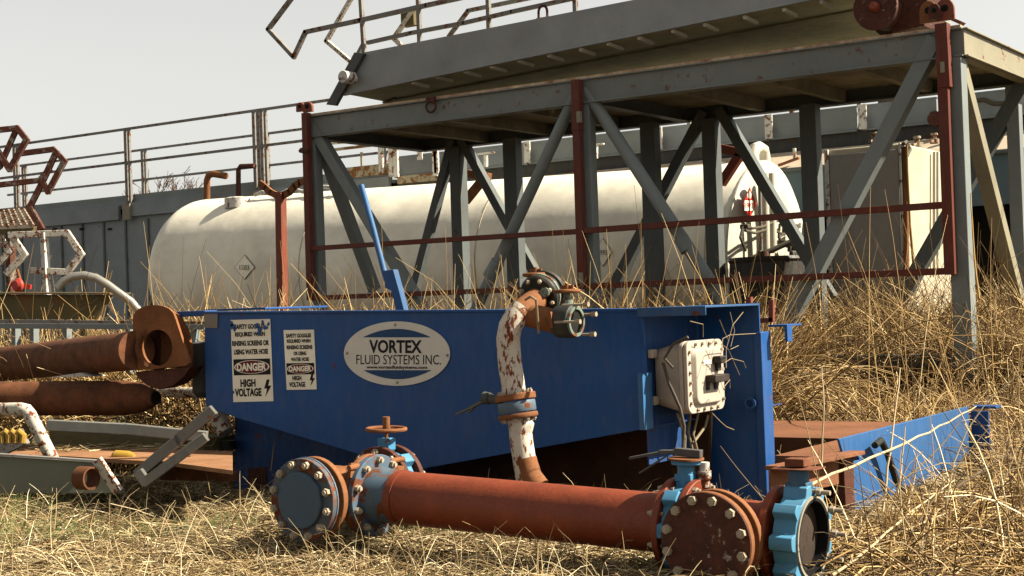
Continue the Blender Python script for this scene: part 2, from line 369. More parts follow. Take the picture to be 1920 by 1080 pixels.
mb = MB().prism([(bu0+.069, yc-.07, zc+.055), (bu0+.069, yc+.01, zc+.055), (bu0+.069, yc+.01, zc+.075), (bu0+.069, yc-.07, zc+.075)], (.002,0,0)); obj('box_plate', mb, SIGN, sbx)
for zz in (-.75, .55):
    mb = MB().box((-3.328, yc-hy*.95, zc+hz*zz), (-3.30, yc-hy*.7, zc+hz*zz+.04)); obj('mount_lug', mb, BOXW, sbx, .003)
for k, (pp, r_) in enumerate([([(1262,690),(1246,672),(1262,645),(1290,632)], .007), ([(1243,680),(1255,720),(1275,765),(1283,800),(1280,845)], .008), ([(1295,775),(1290,810),(1300,850)], .007), ([(1310,772),(1300,815),(1312,862)], .006), ([(1330,770),(1322,800),(1300,830),(1308,850)], .007), ([(1335,772),(1332,830),(1330,890)], .006), ([(1270,775),(1285,820),(1283,860)], .006)]):
    mb = MB().tube([V(x, y, 5.98) if k < 2 else U(x, y, -3.22 - .02*(k % 3)) for x, y in pp], r_, 8); obj('loose_cable', mb, CABLE if k < 2 else paint('pale_cable', (.40,.32,.20), .1), skid)
# blue lever, end motor
mb = MB().tube([V(677,347,7.15), V(700,430,7.15), V(721,512,7.15), V(724,520,7.15)], .019, 12)
lev = obj('lever_handle', mb, paint('lever_blue', (.05,.20,.46), .05, 12), skid)
mb = MB().prism([V(716,508,7.13), V(737,505,7.13), V(748,545,7.13), V(760,592,7.13), V(745,592,7.13), V(733,545,7.13), V(722,540,7.13)], (0,.05,0)); obj('lever_socket', mb, paint('lever_blue_two', (.03,.13,.32), .08, 12), lev, .003)
mb = MB().lathe(V(377,640,6.15), (0,0,-1), [(0,.03),(.01,.055),(.30,.06),(.33,.03)], 24); obj('end_motor', mb, RUBBER, skid)
mb = MB().tube([V(395,765,6.2), V(412,790,6.2), V(424,812,6.2)], .05, 16); obj('drain_pipe', mb, CHIPW, skid)
mb = MB().lathe(V(428,826,6.2), (0,0,-1), [(0,.045),(.05,.045)], 16); obj('drain_cap', mb, BLACK, skid)

# signs on the front panel
def sign(corner, lines, danger, bolt_):
    q = [f6(x, y, .002) for x, y in corner]; mb = MB().prism(q, (0,-.002,0)); s = obj('warning_sign', mb, SIGN, skid)
    q2 = [p + vec(0,-.0035,0) for p in q]
    def sub(s0, t0, s1, t1): return [quad_map(q2, c) for c in ((s0,t1),(s1,t1),(s1,t0),(s0,t0))]
    mb = MB()
    for body, s0, t0, s1, t1 in lines:
        mb = MB(); put_text(mb, body, sub(s0,t0,s1,t1), .045); obj('text_line', mb, BLACK, s, smooth=0)
    mb = MB().add([quad_map(q2, c) for c in bolt_], [tuple(range(len(bolt_)))])
    obj('lightning_bolt', mb, BLACK, s, smooth=0)
    t0, t1 = danger
    mb = MB(); mb.add(sub(.04,t0,.96,t1), [(3,2,1,0)]); obj('danger_field', mb, BLACK, s, smooth=0)
    def oval(k, e): return [quad_map(q2, (.5+.44*k*math.cos(a), (t0+t1)/2+(t1-t0)*.42*k*math.sin(a))) + vec(0,-e,0) for a in [2*math.pi*i/40 for i in range(40)]]
    mb = MB().add(oval(1,.0008), [tuple(range(40))]); obj('danger_ring', mb, SIGN, s, smooth=0)
    mb = MB().add(oval(.93,.0016), [tuple(range(40))]); obj('danger_oval', mb, DRED, s, smooth=0)
    mb = MB(); d = t1-t0; put_text(mb, 'DANGER', [p + vec(0,-.0024,0) for p in sub(.13,t0+.25*d,.87,t1-.25*d)], .045); obj('danger_word', mb, SIGN, s, smooth=0)
    return s
Z_ = [(.90,.27),(.79,.27),(.84,.17),(.78,.17),(.90,.055),(.86,.055),(.95,.15),(.88,.15),(.97,.27)]
bolt1 = [(.93,.265),(.86,.265),(.79,.155),(.86,.155),(.81,.055),(.97,.19),(.89,.19)]
s1 = sign([(433,600),(507,598),(513,752),(438,754)],
     [('SAFETY GOGGLES',.10,.885,.86,.945), ('REQUIRED WHEN',.10,.785,.86,.85), ('RINSING SCREENS OR',.02,.68,.95,.745), ('USING WATER HOSE',.06,.575,.92,.64), ('HIGH',.20,.18,.58,.275), ('VOLTAGE',.05,.065,.72,.165)], (.325,.52), bolt1)
s1['label'] = 'wider scuffed danger sign nearer the corner'
s2 = sign([(532,619),(589,618),(594,730),(538,731)],
     [('SAFETY GOGGLES',.08,.87,.90,.94), ('REQUIRED WHEN',.10,.775,.88,.845), ('RINSING SCREENS',.08,.675,.93,.745), ('OR USING',.30,.575,.72,.64), ('WATER HOSE',.20,.475,.80,.54), ('HIGH',.22,.155,.52,.235), ('VOLTAGE',.10,.045,.64,.13)], (.255,.445), bolt1)
s2['label'] = 'narrower clean danger sign beside the oval plate'
for x, y, r_ in ((436,612,5),(434,607,4),(482,611,4),(486,618,5),(484,626,3),(498,614,4),(503,608,3),(440,618,3),(437,735,3),(492,604,3)):
    k = 9; mb = MB().add([f6(x + r_*(.6+.7*random.random())*math.cos(2*math.pi*i/k), y + 1.3*r_*(.6+.7*random.random())*math.sin(2*math.pi*i/k), .0062) for i in range(k)], [tuple(range(k))])
    obj('paint_splash', mb, BLUE, s1, smooth=0)
# oval plate
ox, oy, oa, ob = 745, 663, 99.5, 60.5
def ov(k, e, n=64): return [f6(ox + oa*k*math.cos(2*math.pi*i/n), oy + ob*k*math.sin(2*math.pi*i/n), e) for i in range(n)]
mb = MB().prism(ov(1, .003), (0,-.004,0)); plate = obj('oval_nameplate', mb, ALU, skid, .001)
def lens(y0, sgn, kx, dep, x0=745):
    top = [(x0 - kx + 2*kx*i/24, y0 - sgn*dep*(1-((i-12)/12)**2)) for i in range(25)]; bot = [(x0 - kx*.97 + 2*kx*.97*i/24, y0) for i in range(25)][::-1]
    pts = top + bot; return [f6(x, y, .0085) for x, y in pts]
for a_ in ((632.5, 1, 64, 16, 744), (694, -1, 64, 17, 745)): obj('plate_band', MB().add(lens(*a_), [tuple(range(50))]), NAVY, plate, smooth=0)
fn = lambda x, y: f6(x, y, .0085)
for body, bx, bo in (('VORTEX', (692,637,791,662), .03), ('FLUID SYSTEMS INC.', (668,665,827,683), 0.0), ('www.vortexfluidsystems.com', (687,685,801,693), .03)):
    mb = MB(); put_text(mb, body, px_quad(*bx, fn, .6), bo); obj('text_line', mb, BLACK, plate, smooth=0)
for x, y in ((741,609),(651,662),(745,717),(839,666)):
    mb = MB().lathe(f6(x, y, .007), (0,-1,0), [(0,.008),(.004,.007),(.006,.003)], 12); obj('plate_rivet', mb, BOLT, plate)

# ================================================================== pipe manifold in the foreground
A0 = vec(-3.81, 4.77, .232); DU = vec(1, 0, -.033).normalized(); DV = vec(0,1,0); DZ = DU.cross(DV).normalized()
def mp(s, v=0., z=0.): return A0 + DU*(s + 3.81) + DV*v + DZ*z
man = thing('pipe_manifold', A0 - vec(0,0,.2), 'long rust red pipe manifold with bolted flanges and blue valves lying on straw', 'pipe manifold')
def flange(a, ax, n, mat, ro=.171, ri=.105, th=.028, bolts=True, rb=.0145, face=1):
    a = Vector(a); ax = Vector(ax).normalized(); mb = MB()
    if ri: mb.ring(a, a + ax*th, ro, ri, 44)
    else: mb.cyl(a, a + ax*th, ro, 44)
    o = obj('flange', mb, mat, man, .003)
    if bolts: bolt_circle(o, a + (ax*th if face > 0 else Vector()), ax*face, ro*.87, n, rb, .075)
    return o
def butterfly(a, ax, up, ro=.168, ri=.105, th=.062, lugs=8, mat=LBLUE, closed=True):
    a = Vector(a); ax = Vector(ax).normalized(); d, e1, e2 = MB().frame(a, a+ax); n = 96; outer = []; 
    mb = MB(); P_ = []
    for k in range(n):
        an = 2*math.pi*k/n; w_ = max(0, math.cos(lugs*an)); r_ = ro*.84 + ro*.17*min(1, w_*2.2)
        P_.append((math.cos(an), math.sin(an), r_))
    vs_ = [a + (e1*c + e2*s)*r for c, s, r in P_] + [a + ax*th + (e1*c + e2*s)*r for c, s, r in P_] + [a + (e1*c + e2*s)*ri for c, s, r in P_] + [a + ax*th + (e1*c + e2*s)*ri for c, s, r in P_]
    fs = []
    for k in range(n):
        j = (k+1) % n; fs += [(k, n+k, n+j, j)[::-1], (2*n+k, 3*n+k, 3*n+j, 2*n+j), (k, j, 2*n+j, 2*n+k)[::-1], (n+k, n+j, 3*n+j, 3*n+k)]
    mb.add(vs_, fs); v_ = obj('valve_body', mb, mat, man, .003)
    mb = MB().ring(a + ax*.004, a + ax*(th+.006), ri*1.07, ri*.95, 40); obj('rubber_seat', mb, BLACK, v_)
    mb = MB().lathe(a + ax*th*.5 + Vector(up)*.0, ax, [(-.012,.01),(-.008,ri*.93),(.008,ri*.93),(.012,.01)], 36); obj('disc', mb, rusty('valve_disc', (.03,.02,.015), (.07,.045,.03)), v_)
    return v_
pr = .1095
mb = MB().cyl(mp(-3.80), mp(-2.55), pr, 48); obj('main_pipe', mb, RUSTR, man)
mb = MB().lathe(mp(-3.945), DU, [(0,pr*1.12),(.03,pr*1.10),(.06,pr*1.02),(.15,pr*1.004)], 48); obj('blue_neck', mb, paint('worn_blue', (.10,.17,.24), .42, 12, .55), man)
mb = MB().cyl(mp(-3.83), mp(-3.795), pr*1.035, 48); obj('weld_bead', mb, RUSTR, man)
flange(mp(-3.97), DU, 10, paint('flange_blue', (.10,.17,.25), .45, 14, .55), .171, .1, .03, True, .0155)
flange(mp(-4.0), DU, 8, RUSTO, .171, .1, .026, False)
# left tee
mb = MB().cyl(mp(-4.28), mp(-3.98), pr, 40).cyl(mp(-4.125,-.2), mp(-4.125,.22), pr, 40); obj('tee_body', mb, RUSTO, man)
mb = MB()
for zz in (.13,-.06): mb.cyl(mp(-3.965,-.16,zz), mp(-3.965,.2,zz), .012, 10)
mb.bar(mp(-3.97,-.15,.12), mp(-3.97,.2,.07), .015, .06); obj('stud_rod', mb, RUSTO, man)
mb = MB().lathe(mp(-4.28), -DU, [(0,pr),(.03,pr*.8),(.05,pr*.3)], 32); obj('end_cap', mb, RUSTO, man)
flange(mp(-4.125,-.205), DV, 12, RUSTO, .171, .1, .03, False)
bf = flange(mp(-4.125,-.242), -DV, 12, paint('blind_blue', (.10,.14,.18), .5, 10, .6), .171, .116, .03, True, .0165)
mb = MB().ring(mp(-4.125,-.239), mp(-4.125,-.245), .174, .15, 44); obj('flange_edge', mb, paint('edge_blue', (.16,.25,.34), .3, 14), man)
mb = MB().lathe(mp(-4.125,-.245), -DV, [(0,.117),(.042,.117),(.046,.112)], 40); obj('blind_disc', mb, paint('disc_slate', (.08,.14,.21), .12, 5, .6, dirt=.1), man)
# rear branch with hand wheel valve
flange(mp(-4.125,.22), DV, 10, RUSTD, .171, .1, .028, True, .014, -1)
rv = butterfly(mp(-4.125,.252), DV, DZ, .172); flange(mp(-4.125,.318), DV, 10, RUSTD, .171, .1, .028, True, .014)
mb = MB().cyl(mp(-4.125,.283,.14), mp(-4.125,.283,.20), .026, 16).box(mp(-4.155,.258,.15), mp(-4.095,.31,.205)); obj('valve_neck', mb, LBLUE, rv, .003)
mb = MB().cyl(mp(-4.125,.283,.19), mp(-4.125,.283,.29), .008, 10); obj('valve_stem', mb, RUSTO, rv)
hw = mp(-4.125,.283,.243)
mb = MB().tube([hw + (DU*math.cos(a)+DV*math.sin(a))*.085 for a in [2*math.pi*i/32 for i in range(32)]], .009, 8, closed=True)
for k in range(3): mb.bar(hw, hw + (DU*math.cos(2.1*k)+DV*math.sin(2.1*k))*.083, .014, .008)
mb.cyl(hw - DZ*.012, hw + DZ*.055, .016, 14); obj('hand_wheel', mb, RUSTO, rv)
# right end: flange, lever valve, tee with blind, open valve
flange(mp(-2.555), DU, 8, RUSTR, .171, .1, .026, True, .013, -1)
lv = butterfly(mp(-2.526), DU, DZ, .176, th=.058)
flange(mp(-2.464), DU, 8, RUSTR, .171, .1, .026, True, .013)
mb = MB().cyl(mp(-2.497,0,.13), mp(-2.497,0,.225), .032, 18).box(mp(-2.53,-.03,.16), mp(-2.465,.03,.19)).lathe(mp(-2.497,0,.222), DZ, [(0,.055),(.016,.055)], 22); obj('valve_neck', mb, LBLUE, lv, .003)
mb = MB().lathe(mp(-2.497,0,.239), DZ,[(0,.065),(.007,.065)], 22); obj('notch_plate', mb, RUSTO, lv)
mb = MB().bar(mp(-2.44,.01,.262), mp(-2.54,-.0,.266), .034, .028, DZ).bar(mp(-2.53,-.0,.266), mp(-2.60,-.01,.262), .03, .014, DZ).bar(mp(-2.59,-.01,.262), mp(-2.71,-.04,.235), .022, .010, DZ).bar(mp(-2.57,-.01,.25), mp(-2.66,-.06,.185), .007, .007); obj('lever', mb, paint('lever_dark', (.10,.10,.10), .3, 20), lv, .002)
mb = MB().cyl(mp(-2.44,.03,.14), mp(-2.44,.03,.23), .02, 12).lathe(mp(-2.44,.03,.17), DZ, [(0,.026),(.03,.026)], 12); obj('gauge_stub', mb, WRAIL, lv)
TC = -2.285
mb = MB().cyl(mp(-2.45), mp(-2.12), pr, 44).cyl(mp(TC,-.2), mp(TC,.0), pr, 44); obj('tee_body', mb, RUSTR, man)
flange(mp(TC,-.205), DV, 8, RUSTO, .171, .1, .03, False)
bd = flange(mp(TC,-.242), -DV, 8, RUSTO, .171, .0, .028, False)
mb = MB().lathe(mp(TC,-.2705), -DV, [(0,.170),(.006,.169)], 48); obj('blind_plate', mb, RUSTD, man, .001)
bolt_circle(bd, mp(TC,-.276), -DV, .146, 12, .0165, .06)
flange(mp(-2.145), DU, 8, RUSTR, .171, .1, .026, False)
ovl = butterfly(mp(-2.095), DU, DZ, .180, .132, .085, 9, paint('sky_blue_valve', (.11,.42,.70), .16, 14, .5))
for an in (95, 150, 183, 216):
    an = math.radians(an); o = link('bolt', bolt_mesh(.015, .14), ovl); o.location = mp(-2.0, -math.cos(an)*.157, math.sin(an)*.157) - wloc(ovl); o.rotation_mode = 'QUATERNION'; o.rotation_quaternion = DU.to_track_quat('Z', 'Y')
obj('seat_edge', MB().ring(mp(-2.011), mp(-2.003), .145, .136, 44), paint('seat_edge_pale', (.55,.52,.42), .3, 20), ovl)
mb = MB().cyl(mp(-2.06,0,.13), mp(-2.06,0,.232), .036, 20).box(mp(-2.10,-.03,.165), mp(-2.02,.03,.19)); obj('valve_neck', mb, paint('neck_blue', (.05,.17,.30), .2), ovl, .003)
mb = MB().box(mp(-2.14,-.06,.232), mp(-1.98,.05,.242)).box(mp(-2.10,-.03,.242), mp(-2.03,.03,.272)); obj('cap_plate', mb, rusty('cap_rust', (.12,.04,.02), (.24,.085,.04), 12), ovl, .003)
mb = MB()
for s_, k in ((.16,.5),): mb.bar(mp(-2.3,.0,-.2), mp(-2.3,.3,-.2), .2, .04)
obj('pipe_foot', mb, RUSTD, man)

# ================================================================== riser pipe
RV = 5.55
ris = thing('riser_pipe', V(985,905,RV), 'chipped white and rust riser pipe bending over the blue panel to twin valves', 'pipe')
rp = lambda x, y, b=RV: V(x, y, b)
mb = MB().tube([rp(990,905), rp(984,868), rp(978,830), rp(975,795), rp(972,785)], .053, 20); obj('lower_pipe', mb, CHIPR, ris)
mb = MB().tube([rp(1010,915), rp(995,895), rp(987,872), rp(984,860)], .054, 20); obj('rust_elbow', mb, RUSTO, ris)
mb = MB().tube([rp(976,806), rp(979,797), rp(974,790)], .0555, 20); obj('weld_collar', mb, CHIPR, ris)
c0, c1 = rp(972,784), rp(966,742); dn = (c1-c0).normalized()
for a_, th, m_, nm, ro in ((0, .022, RUSTO, 'flange', .092), (.027, .05, paint('wafer_blue', (.13,.20,.27), .3, 16), 'wafer_valve', .088), (.082, .03, RUSTO, 'flange', .094)):
    mb = MB().lathe(c0 + dn*a_, dn, [(0,ro*.97),(.004,ro),(th-.004,ro),(th,ro*.97)], 36); o = obj(nm, mb, m_, ris)
    if nm == 'flange': bolt_circle(o, c0 + dn*(a_ + (th if a_ else 0)), dn if a_ else -dn, .074, 8, .010, .05)
mb = MB().cyl(rp(940,752), rp(918,747), .022, 14).lathe(rp(918,747), rp(908,746)-rp(918,747), [(0,.028),(.03,.03)], 16); obj('valve_stem', mb, RUBBER, ris)
mb = MB().bar(rp(915,748), rp(884,764), .03, .012).bar(rp(888,762), rp(856,777), .024, .008).bar(rp(890,764), rp(877,774), .018, .006); obj('valve_lever', mb, paint('lever_grey', (.2,.19,.17), .3, 20), ris)
up = [rp(964,738), rp(961,715), rp(957,690), rp(954,660), rp(953,635), rp(957,612), rp(967,594,RV+.02), rp(980,580,RV+.05)]
mb = MB().tube(up, .055, 22); obj('upper_pipe', mb, CHIPR, ris)
rb = [rp(972,590,RV+.03), rp(980,582,RV+.05), rp(994,571,RV+.12), rp(1006,562,RV+.18)]
mb = MB().tube(rb, .056, 22).tube([rp(984,588,RV+.07), rp(1005,594,RV+.07), rp(1030,600,RV+.07), rp(1045,604,RV+.07)], .055, 22); obj('rust_bend', mb, RUSTO, ris)
va = (rb[-1]-rb[-2]).normalized(); vc = rp(1008,556,RV+.19)
mb = MB().lathe(vc, va, [(0,.09),(.01,.098),(.03,.098),(.035,.088),(.075,.088),(.08,.098),(.10,.098)], 36); v1 = obj('gate_valve', mb, paint('black_valve', (.03,.03,.026), .2, 20, rcol=(.2,.07,.03)), ris)
bolt_circle(v1, vc, -va, .08, 8, .011, .05)
mb = MB().ring(vc + va*.035, vc + va*.045, .1, .085, 36); obj('valve_rim', mb, MINT, v1)
def wheel(parent, c, r, m_=RUSTO):
    mb = MB().tube([c + vec(math.cos(a)*r, math.sin(a)*r, 0) for a in [2*math.pi*i/28 for i in range(28)]], .009, 8, closed=True)
    mb.lathe(c - vec(0,0,.008), (0,0,1), [(0,.02),(.003,r*.97),(.01,r*.97),(.012,.02)], 28).bar(c + vec(-.03,0,.018), c + vec(.03,.01,.018), .014, .018).cyl(c, c + vec(0,0,.035), .011, 10); obj('hand_wheel', mb, m_, parent)
w1 = rp(1004,515,RV+.24); mb = MB().cyl(rp(1012,540,RV+.24), w1, .013, 12).lathe(rp(1026,548,RV+.2), vec(.3,-1,0), [(0,.022),(.05,.022)], 14); obj('valve_neck', mb, MINT, v1)
wheel(v1, w1, .054)
vc2 = rp(1044,603,RV+.07); ax2 = vec(1,0,-.02).normalized()
mb = MB().lathe(vc2, ax2, [(0,.055),(.005,.07),(.015,.075),(.09,.075),(.095,.07)], 32); v2 = obj('hose_valve', mb, paint('black_valve_two', (.035,.038,.032), .15, 20), ris)
e_ = vc2 + ax2*.096
mb = MB().ring(e_, e_ + ax2*.012, .068, .055, 32); obj('valve_mouth', mb, MINT, v2)
mb = MB().cyl(e_ - ax2*.002, e_ + ax2*.004, .054, 28); obj('valve_bore', mb, DARK, v2)
for dx, dy in ((.0,.075),(.05,-.06),(-.075,.0),(.065,.03)):
    mb = MB().cyl(e_ + vec(-.06,dx,dy), e_ + vec(.07,dx,dy), .006, 8).cyl(e_ + vec(.05,dx,dy), e_ + vec(.075,dx,dy), .012, 6); obj('stud_bolt', mb, BOLT, v2)
w2 = rp(1063,546,RV+.12); mb = MB().cyl(rp(1066,588,RV+.1), w2, .016, 12).cyl(rp(1064,575,RV+.1), rp(1064,562,RV+.1), .024, 12); obj('valve_neck', mb, MINT, v2); wheel(v2, w2, .056)
mb = MB().tube([rp(985,562,RV-.03), rp(995,556,RV-.05), rp(1005,562,RV-.05), rp(1007,585,RV-.03), rp(1010,625,RV-.01)], .006, 8); obj('tie_strap', mb, paint('strap_tan', (.36,.26,.14), .1), ris)
mb = MB().bar(rp(1031,585,RV), rp(1036,615,RV), .015, .015); obj('clamp_bar', mb, RUSTO, ris)

# ================================================================== steel platform tower
T0, T1 = 11.93, 13.93
tf = lambda x, y: V(x, y, T0)
UL, UR = tf(590,300).x, tf(1797,300).x; UM = tf(1103,300).x; ZT = 3.13; ZB = 2.91
tow = thing('platform_tower', ((UL+UR)/2, 12.9, 0), 'tall open grey steel tower with diagonal braces and red rails around its front', 'steel tower')
def channel(p, q, h, fl, mat, name='beam', side=(0,1,0)):   # C section, open to the back of `side`
    p = Vector(p); q = Vector(q); d = (q-p).normalized(); sd = Vector(side); mb = MB(); t_ = .012
    up = Vector((0,0,1)) * h
    mb.prism([p, q, q+up, p+up], sd*t_); mb.prism([p-sd*.002, q-sd*.002, q+sd*fl, p+sd*fl], (0,0,t_)); mb.prism([p+up-sd*.03, q+up-sd*.03, q+up+sd*fl, p+up+sd*fl], (0,0,t_)); mb.prism([p-sd*.03, q-sd*.03, q-sd*.003, p-sd*.003], (0,0,t_))
    return obj(name, mb, mat, tow, .002)
TOPM = paint('tower_beam_paint', (.27,.30,.29), .22, 9, .6,edge=.08)
channel((UL-.08,T0-.05,ZB), (UR+.09,T0-.05,ZB), ZT-ZB, .10, TOPM)
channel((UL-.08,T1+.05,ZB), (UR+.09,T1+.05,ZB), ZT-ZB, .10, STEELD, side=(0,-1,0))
channel((UR+.10,T0-.05,ZB), (UR+.10,T1+.05,ZB), ZT-ZB, .10, CREAM_SUNLIT, side=(-1,0,0))
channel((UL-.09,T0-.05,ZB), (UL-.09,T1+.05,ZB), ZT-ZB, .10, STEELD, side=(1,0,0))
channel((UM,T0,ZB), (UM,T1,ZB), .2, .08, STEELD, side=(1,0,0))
mb = MB().box((UL-.07,T0-.075,ZT+.013), (UR+.08,T0-.02,ZT+.035)); obj('lit_edge_strip', mb, rusty('lit_edge_rust', (.25,.10,.05), (.75,.62,.42), 7, .8), tow)  # added strip; its pale rust tones stand in for the beam's lit top edge
mb = MB().box((UL-.07,T0-.03,ZT-.08), (UR+.08,T1+.03,ZT-.055)); obj('deck_plate', mb, UNDER, tow)
for k in range(1, 8):
    x_ = UL + (UR-UL)*k/8
    if abs(x_-UM) > .2: mb = MB().box((x_-.04,T0,ZB+.02), (x_+.04,T1,ZT-.082)); obj('cross_joist', mb, UNDER, tow)
PW = .13
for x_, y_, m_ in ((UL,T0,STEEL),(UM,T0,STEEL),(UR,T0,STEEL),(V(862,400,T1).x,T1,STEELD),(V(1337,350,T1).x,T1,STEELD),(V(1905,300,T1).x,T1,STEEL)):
    w_ = .12 if m_ is STEEL and x_ != UR else .15
    mb = MB().box((x_-w_/2,y_-w_/2,0), (x_+w_/2,y_+w_/2,ZB)); obj('post', mb, CREAM_SUNLIT if x_ == UR and 0 else m_, tow, .006)
for x0, y0, x1 in ((963,210,970),(1222,185,1236),(1523,150,1535)):
    p = V(x0, 300, T1-.25); mb = MB().box((p.x-.085,T1-.34,0), (p.x+.085,T1-.20,ZB)); obj('inner_post', mb, STEELD, tow, .006)
def brace(p, q, w=.11, m=STEEL, nm='brace', round_=False):
    mb = MB()
    if round_: mb.cyl(p, q, w/2, 16)
    else: mb.bar(p, q, w, w, (0,1,0))
    return obj(nm, mb, m, tow, .004)
ft = T0 - .005
V0 = lambda x, y: V(x, y, ft)
brace(V0(583,230), V0(805,600)); brace(V0(1078,180), V0(890,585), round_=True, w=.115)
brace(V0(1098,168), V0(1375,595), round_=True, w=.12); brace(V0(1757,72), V0(1455,650), .13)
for x, y, x2, y2 in ((934,490,917,520), (1277,446,1290,470)):
    mb = MB().cyl(V0(x,y), V0(x2,y2), .07, 18); obj('sleeve', mb, STEEL, tow)
p = V0(591,240); brace(p, U(703,545,p.x+.02) , .11); brace((UR+.0,T0+.05,ZB), (UR+.0,T1-.05,.42), .12, CREAM_SUNLIT)
V1 = lambda x, y: V(x, y, T1)
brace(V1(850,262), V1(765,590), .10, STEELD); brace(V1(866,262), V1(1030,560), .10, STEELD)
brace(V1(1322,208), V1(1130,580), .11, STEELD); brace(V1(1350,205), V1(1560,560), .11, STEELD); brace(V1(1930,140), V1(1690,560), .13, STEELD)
# base frame
mb = MB().box((V(1440,700,T0).x-3,T0-.05,.40), (UR,T0+.05,.50)); obj('base_beam', mb, STEELD, tow, .003)
zb_ = U(1850,685,UR+.08).z; mb = MB().box((UR-.04,T0+.05,zb_-.06), (UR+.075,T1+.2,zb_+.06)); obj('base_beam', mb, CREAM_SUNLIT, tow, .003)
# red rails and tubes in front
rf = T0 - .13; VR = lambda x, y: V(x, y, rf)
def red(pts, w, nm='red_rail', m=RED):
    mb = MB()
    for a_, c_ in zip(pts, pts[1:]): mb.bar(a_, c_, w, w, (0,1,0))
    return obj(nm, mb, m, tow, .003)
red([VR(574,212), VR(584,563)], .075, 'red_post'); red([VR(1082,150), VR(1083,245)], .085, 'red_post'); red([VR(1083,245), VR(1093,540)], .075, 'red_post'); red([VR(1767,45), VR(1773,165)], .10, 'red_post'); red([VR(1770,160), VR(1783,515)], .085, 'red_post')
red([VR(583,466), VR(1086,434)], .05); red([VR(1090,433), VR(1776,384)], .055); red([VR(585,559), VR(1091,538)], .05); red([VR(1095,537), VR(1784,508)], .055)
for x, y, w_ in ((1086,218,.05),(1768,125,.06),(1090,520,.05)):
    mb = MB().box(V(x-6,y-9,rf-.06), V(x+6,y+12,rf-.02)); obj('clamp', mb, CREAM_SUNLIT, tow, .004)
mb = MB().tube([V(562,284,rf), V(572,276,rf), V(580,284,rf)], .02, 8).cyl(V(564,282,rf-.03), V(579,284,rf-.03), .028, 12); obj('rail_hook', mb, RUSTD, tow)
# pad eyes on the corners
def padeye(x, y, w, h, b, mat, hole=True):
    c = V(x, y, b); mb = MB(); pts = [c + vec(-w,0,0), c + vec(w,0,0), c + vec(w,0,h*.5)] + [c + vec(w*math.cos(a), 0, h*.5 + h*.5*math.sin(a)) for a in [math.pi*i/10 for i in range(1, 10)]] + [c + vec(-w,0,h*.5)]
    mb.prism(pts, (0,.035,0)); o = obj('pad_eye', mb, mat, tow, .004)
    mb = MB().cyl(c + vec(0,-.005,h*.55), c + vec(0,.04,h*.55), w*.38, 16); obj('eye_hole', mb, DARK, o)
padeye(562,209,.055,.10,T0-.06,REDB); padeye(576,210,.065,.11,T0-.10,REDB)
padeye(1741,42,.075,.18,T0+.08,RUSTO); padeye(1772,38,.075,.18,T0+.0,REDB); padeye(1752,36,.05,.13,T0-.04,RUSTD)
mb = MB().prism([V(1780,30,T0+.1), V(1803,40,T0+.1), V(1798,45,T0+.1), V(1778,36,T0+.1)], (0,.12,0)); obj('corner_lug', mb, RUSTO, tow)
c = V(808,200,T0-.1); mb = MB().tube([c + vec(.06*math.cos(a), 0, .055*math.sin(a)) for a in [2*math.pi*i/24 for i in range(24)]], .012, 8, closed=True); rg = obj('lifting_ring', mb, RUSTD, tow)
mb = MB().box(c + vec(-.06,-.01,.045), c + vec(.05,.03,.10)); obj('ring_bracket', mb, RUSTD, rg, .004)
c = V(1768,225,T0-.2)
for a_, c_ in (((1350,278),(1395,288)), ((1388,290),(1352,345)), ((875,325),(918,332)), ((908,334),(872,378))):
    mb = MB().bar(V(*a_, T1+.3), V(*c_, T1+.3), .09, .09); obj('red_bracket', mb, REDB if a_[0] > 1300 else RUSTO, tow, .004)

# ================================================================== stairway lying on the tower
sv0 = 12.0
st = thing('folded_stairway', V(700,170,sv0), 'grey steel stairway folded flat on top of the tower with looping handrails', 'stairway')
s0 = lambda x, y, e=0: V(x, y, sv0 + e)
SG = paint('stair_grey', (.42,.45,.455), .14, 9, .55)
quad = [s0(683,98), s0(1200,-3), s0(1640,-92), s0(1640,-27), s0(1180,68), s0(638,176)]
mb = MB().prism(quad, (0,.03,0)).prism([s0(638,176,-.02), s0(1640,-27,-.02), s0(1640,-24,-.02), s0(640,179,-.02)], (0,.06,0)); obj('stringer', mb, SG, st, .003)
nl = s0(640,178); nr = s0(1650,-27); fl_ = Zp(742,188, nl.z); wv = fl_.y - nl.y
wv = min(max(wv, .5), 1.4); DV_ = vec(0, wv, 0)
OLU = rusty('stair_underside', (.40,.37,.23), (.62,.57,.37), 3, .85, (.85,.80,.62), .70)  # bounce light under the stair is put into this paler colour
mb = MB().prism([nl + vec(.02,.05,.012), nr + vec(0,.05,.012), nr + DV_, nl + DV_], (0,0,.012)); obj('tread_underside', mb, OLU, st)
mb = MB().prism([nl + DV_, nr + DV_, nr + DV_ + vec(0,0,.3), nl + DV_ + vec(.1,0,.3)], (0,.03,0)); obj('stringer', mb, SG, st, .003)
mb = MB().bar(nl + DV_*.97 + vec(0,0,-.01), nl + DV_*.85 + vec(.25,0,.02), .03, .05); obj('rust_strut', mb, RUSTD, st)
mb = MB().prism([nl + DV_ + vec(.0,-.06,-.02), nr + DV_ + vec(0,-.06,-.02), nr + DV_ + vec(0,1.15,-.06), nl + DV_ + vec(.0,.45,-.05)], (0,0,.012)); obj('lower_flange', mb, rusty('stair_flange', (.25,.235,.15), (.42,.38,.25), 4), st)
for x, y in ((770,152),(815,141),(868,131),(917,122),(968,111),(1025,101),(1085,90),(1137,79),(1195,68),(1258,55),(1318,43),(1393,29),(1467,15),(1537,0)):
    p = s0(x, y + 3) + vec(0,.03,.004); mb = MB().bar(p, p + vec(.0,wv*.36,-.015), .03, .03)
    obj('tread_bracket', mb, HEADW, st)
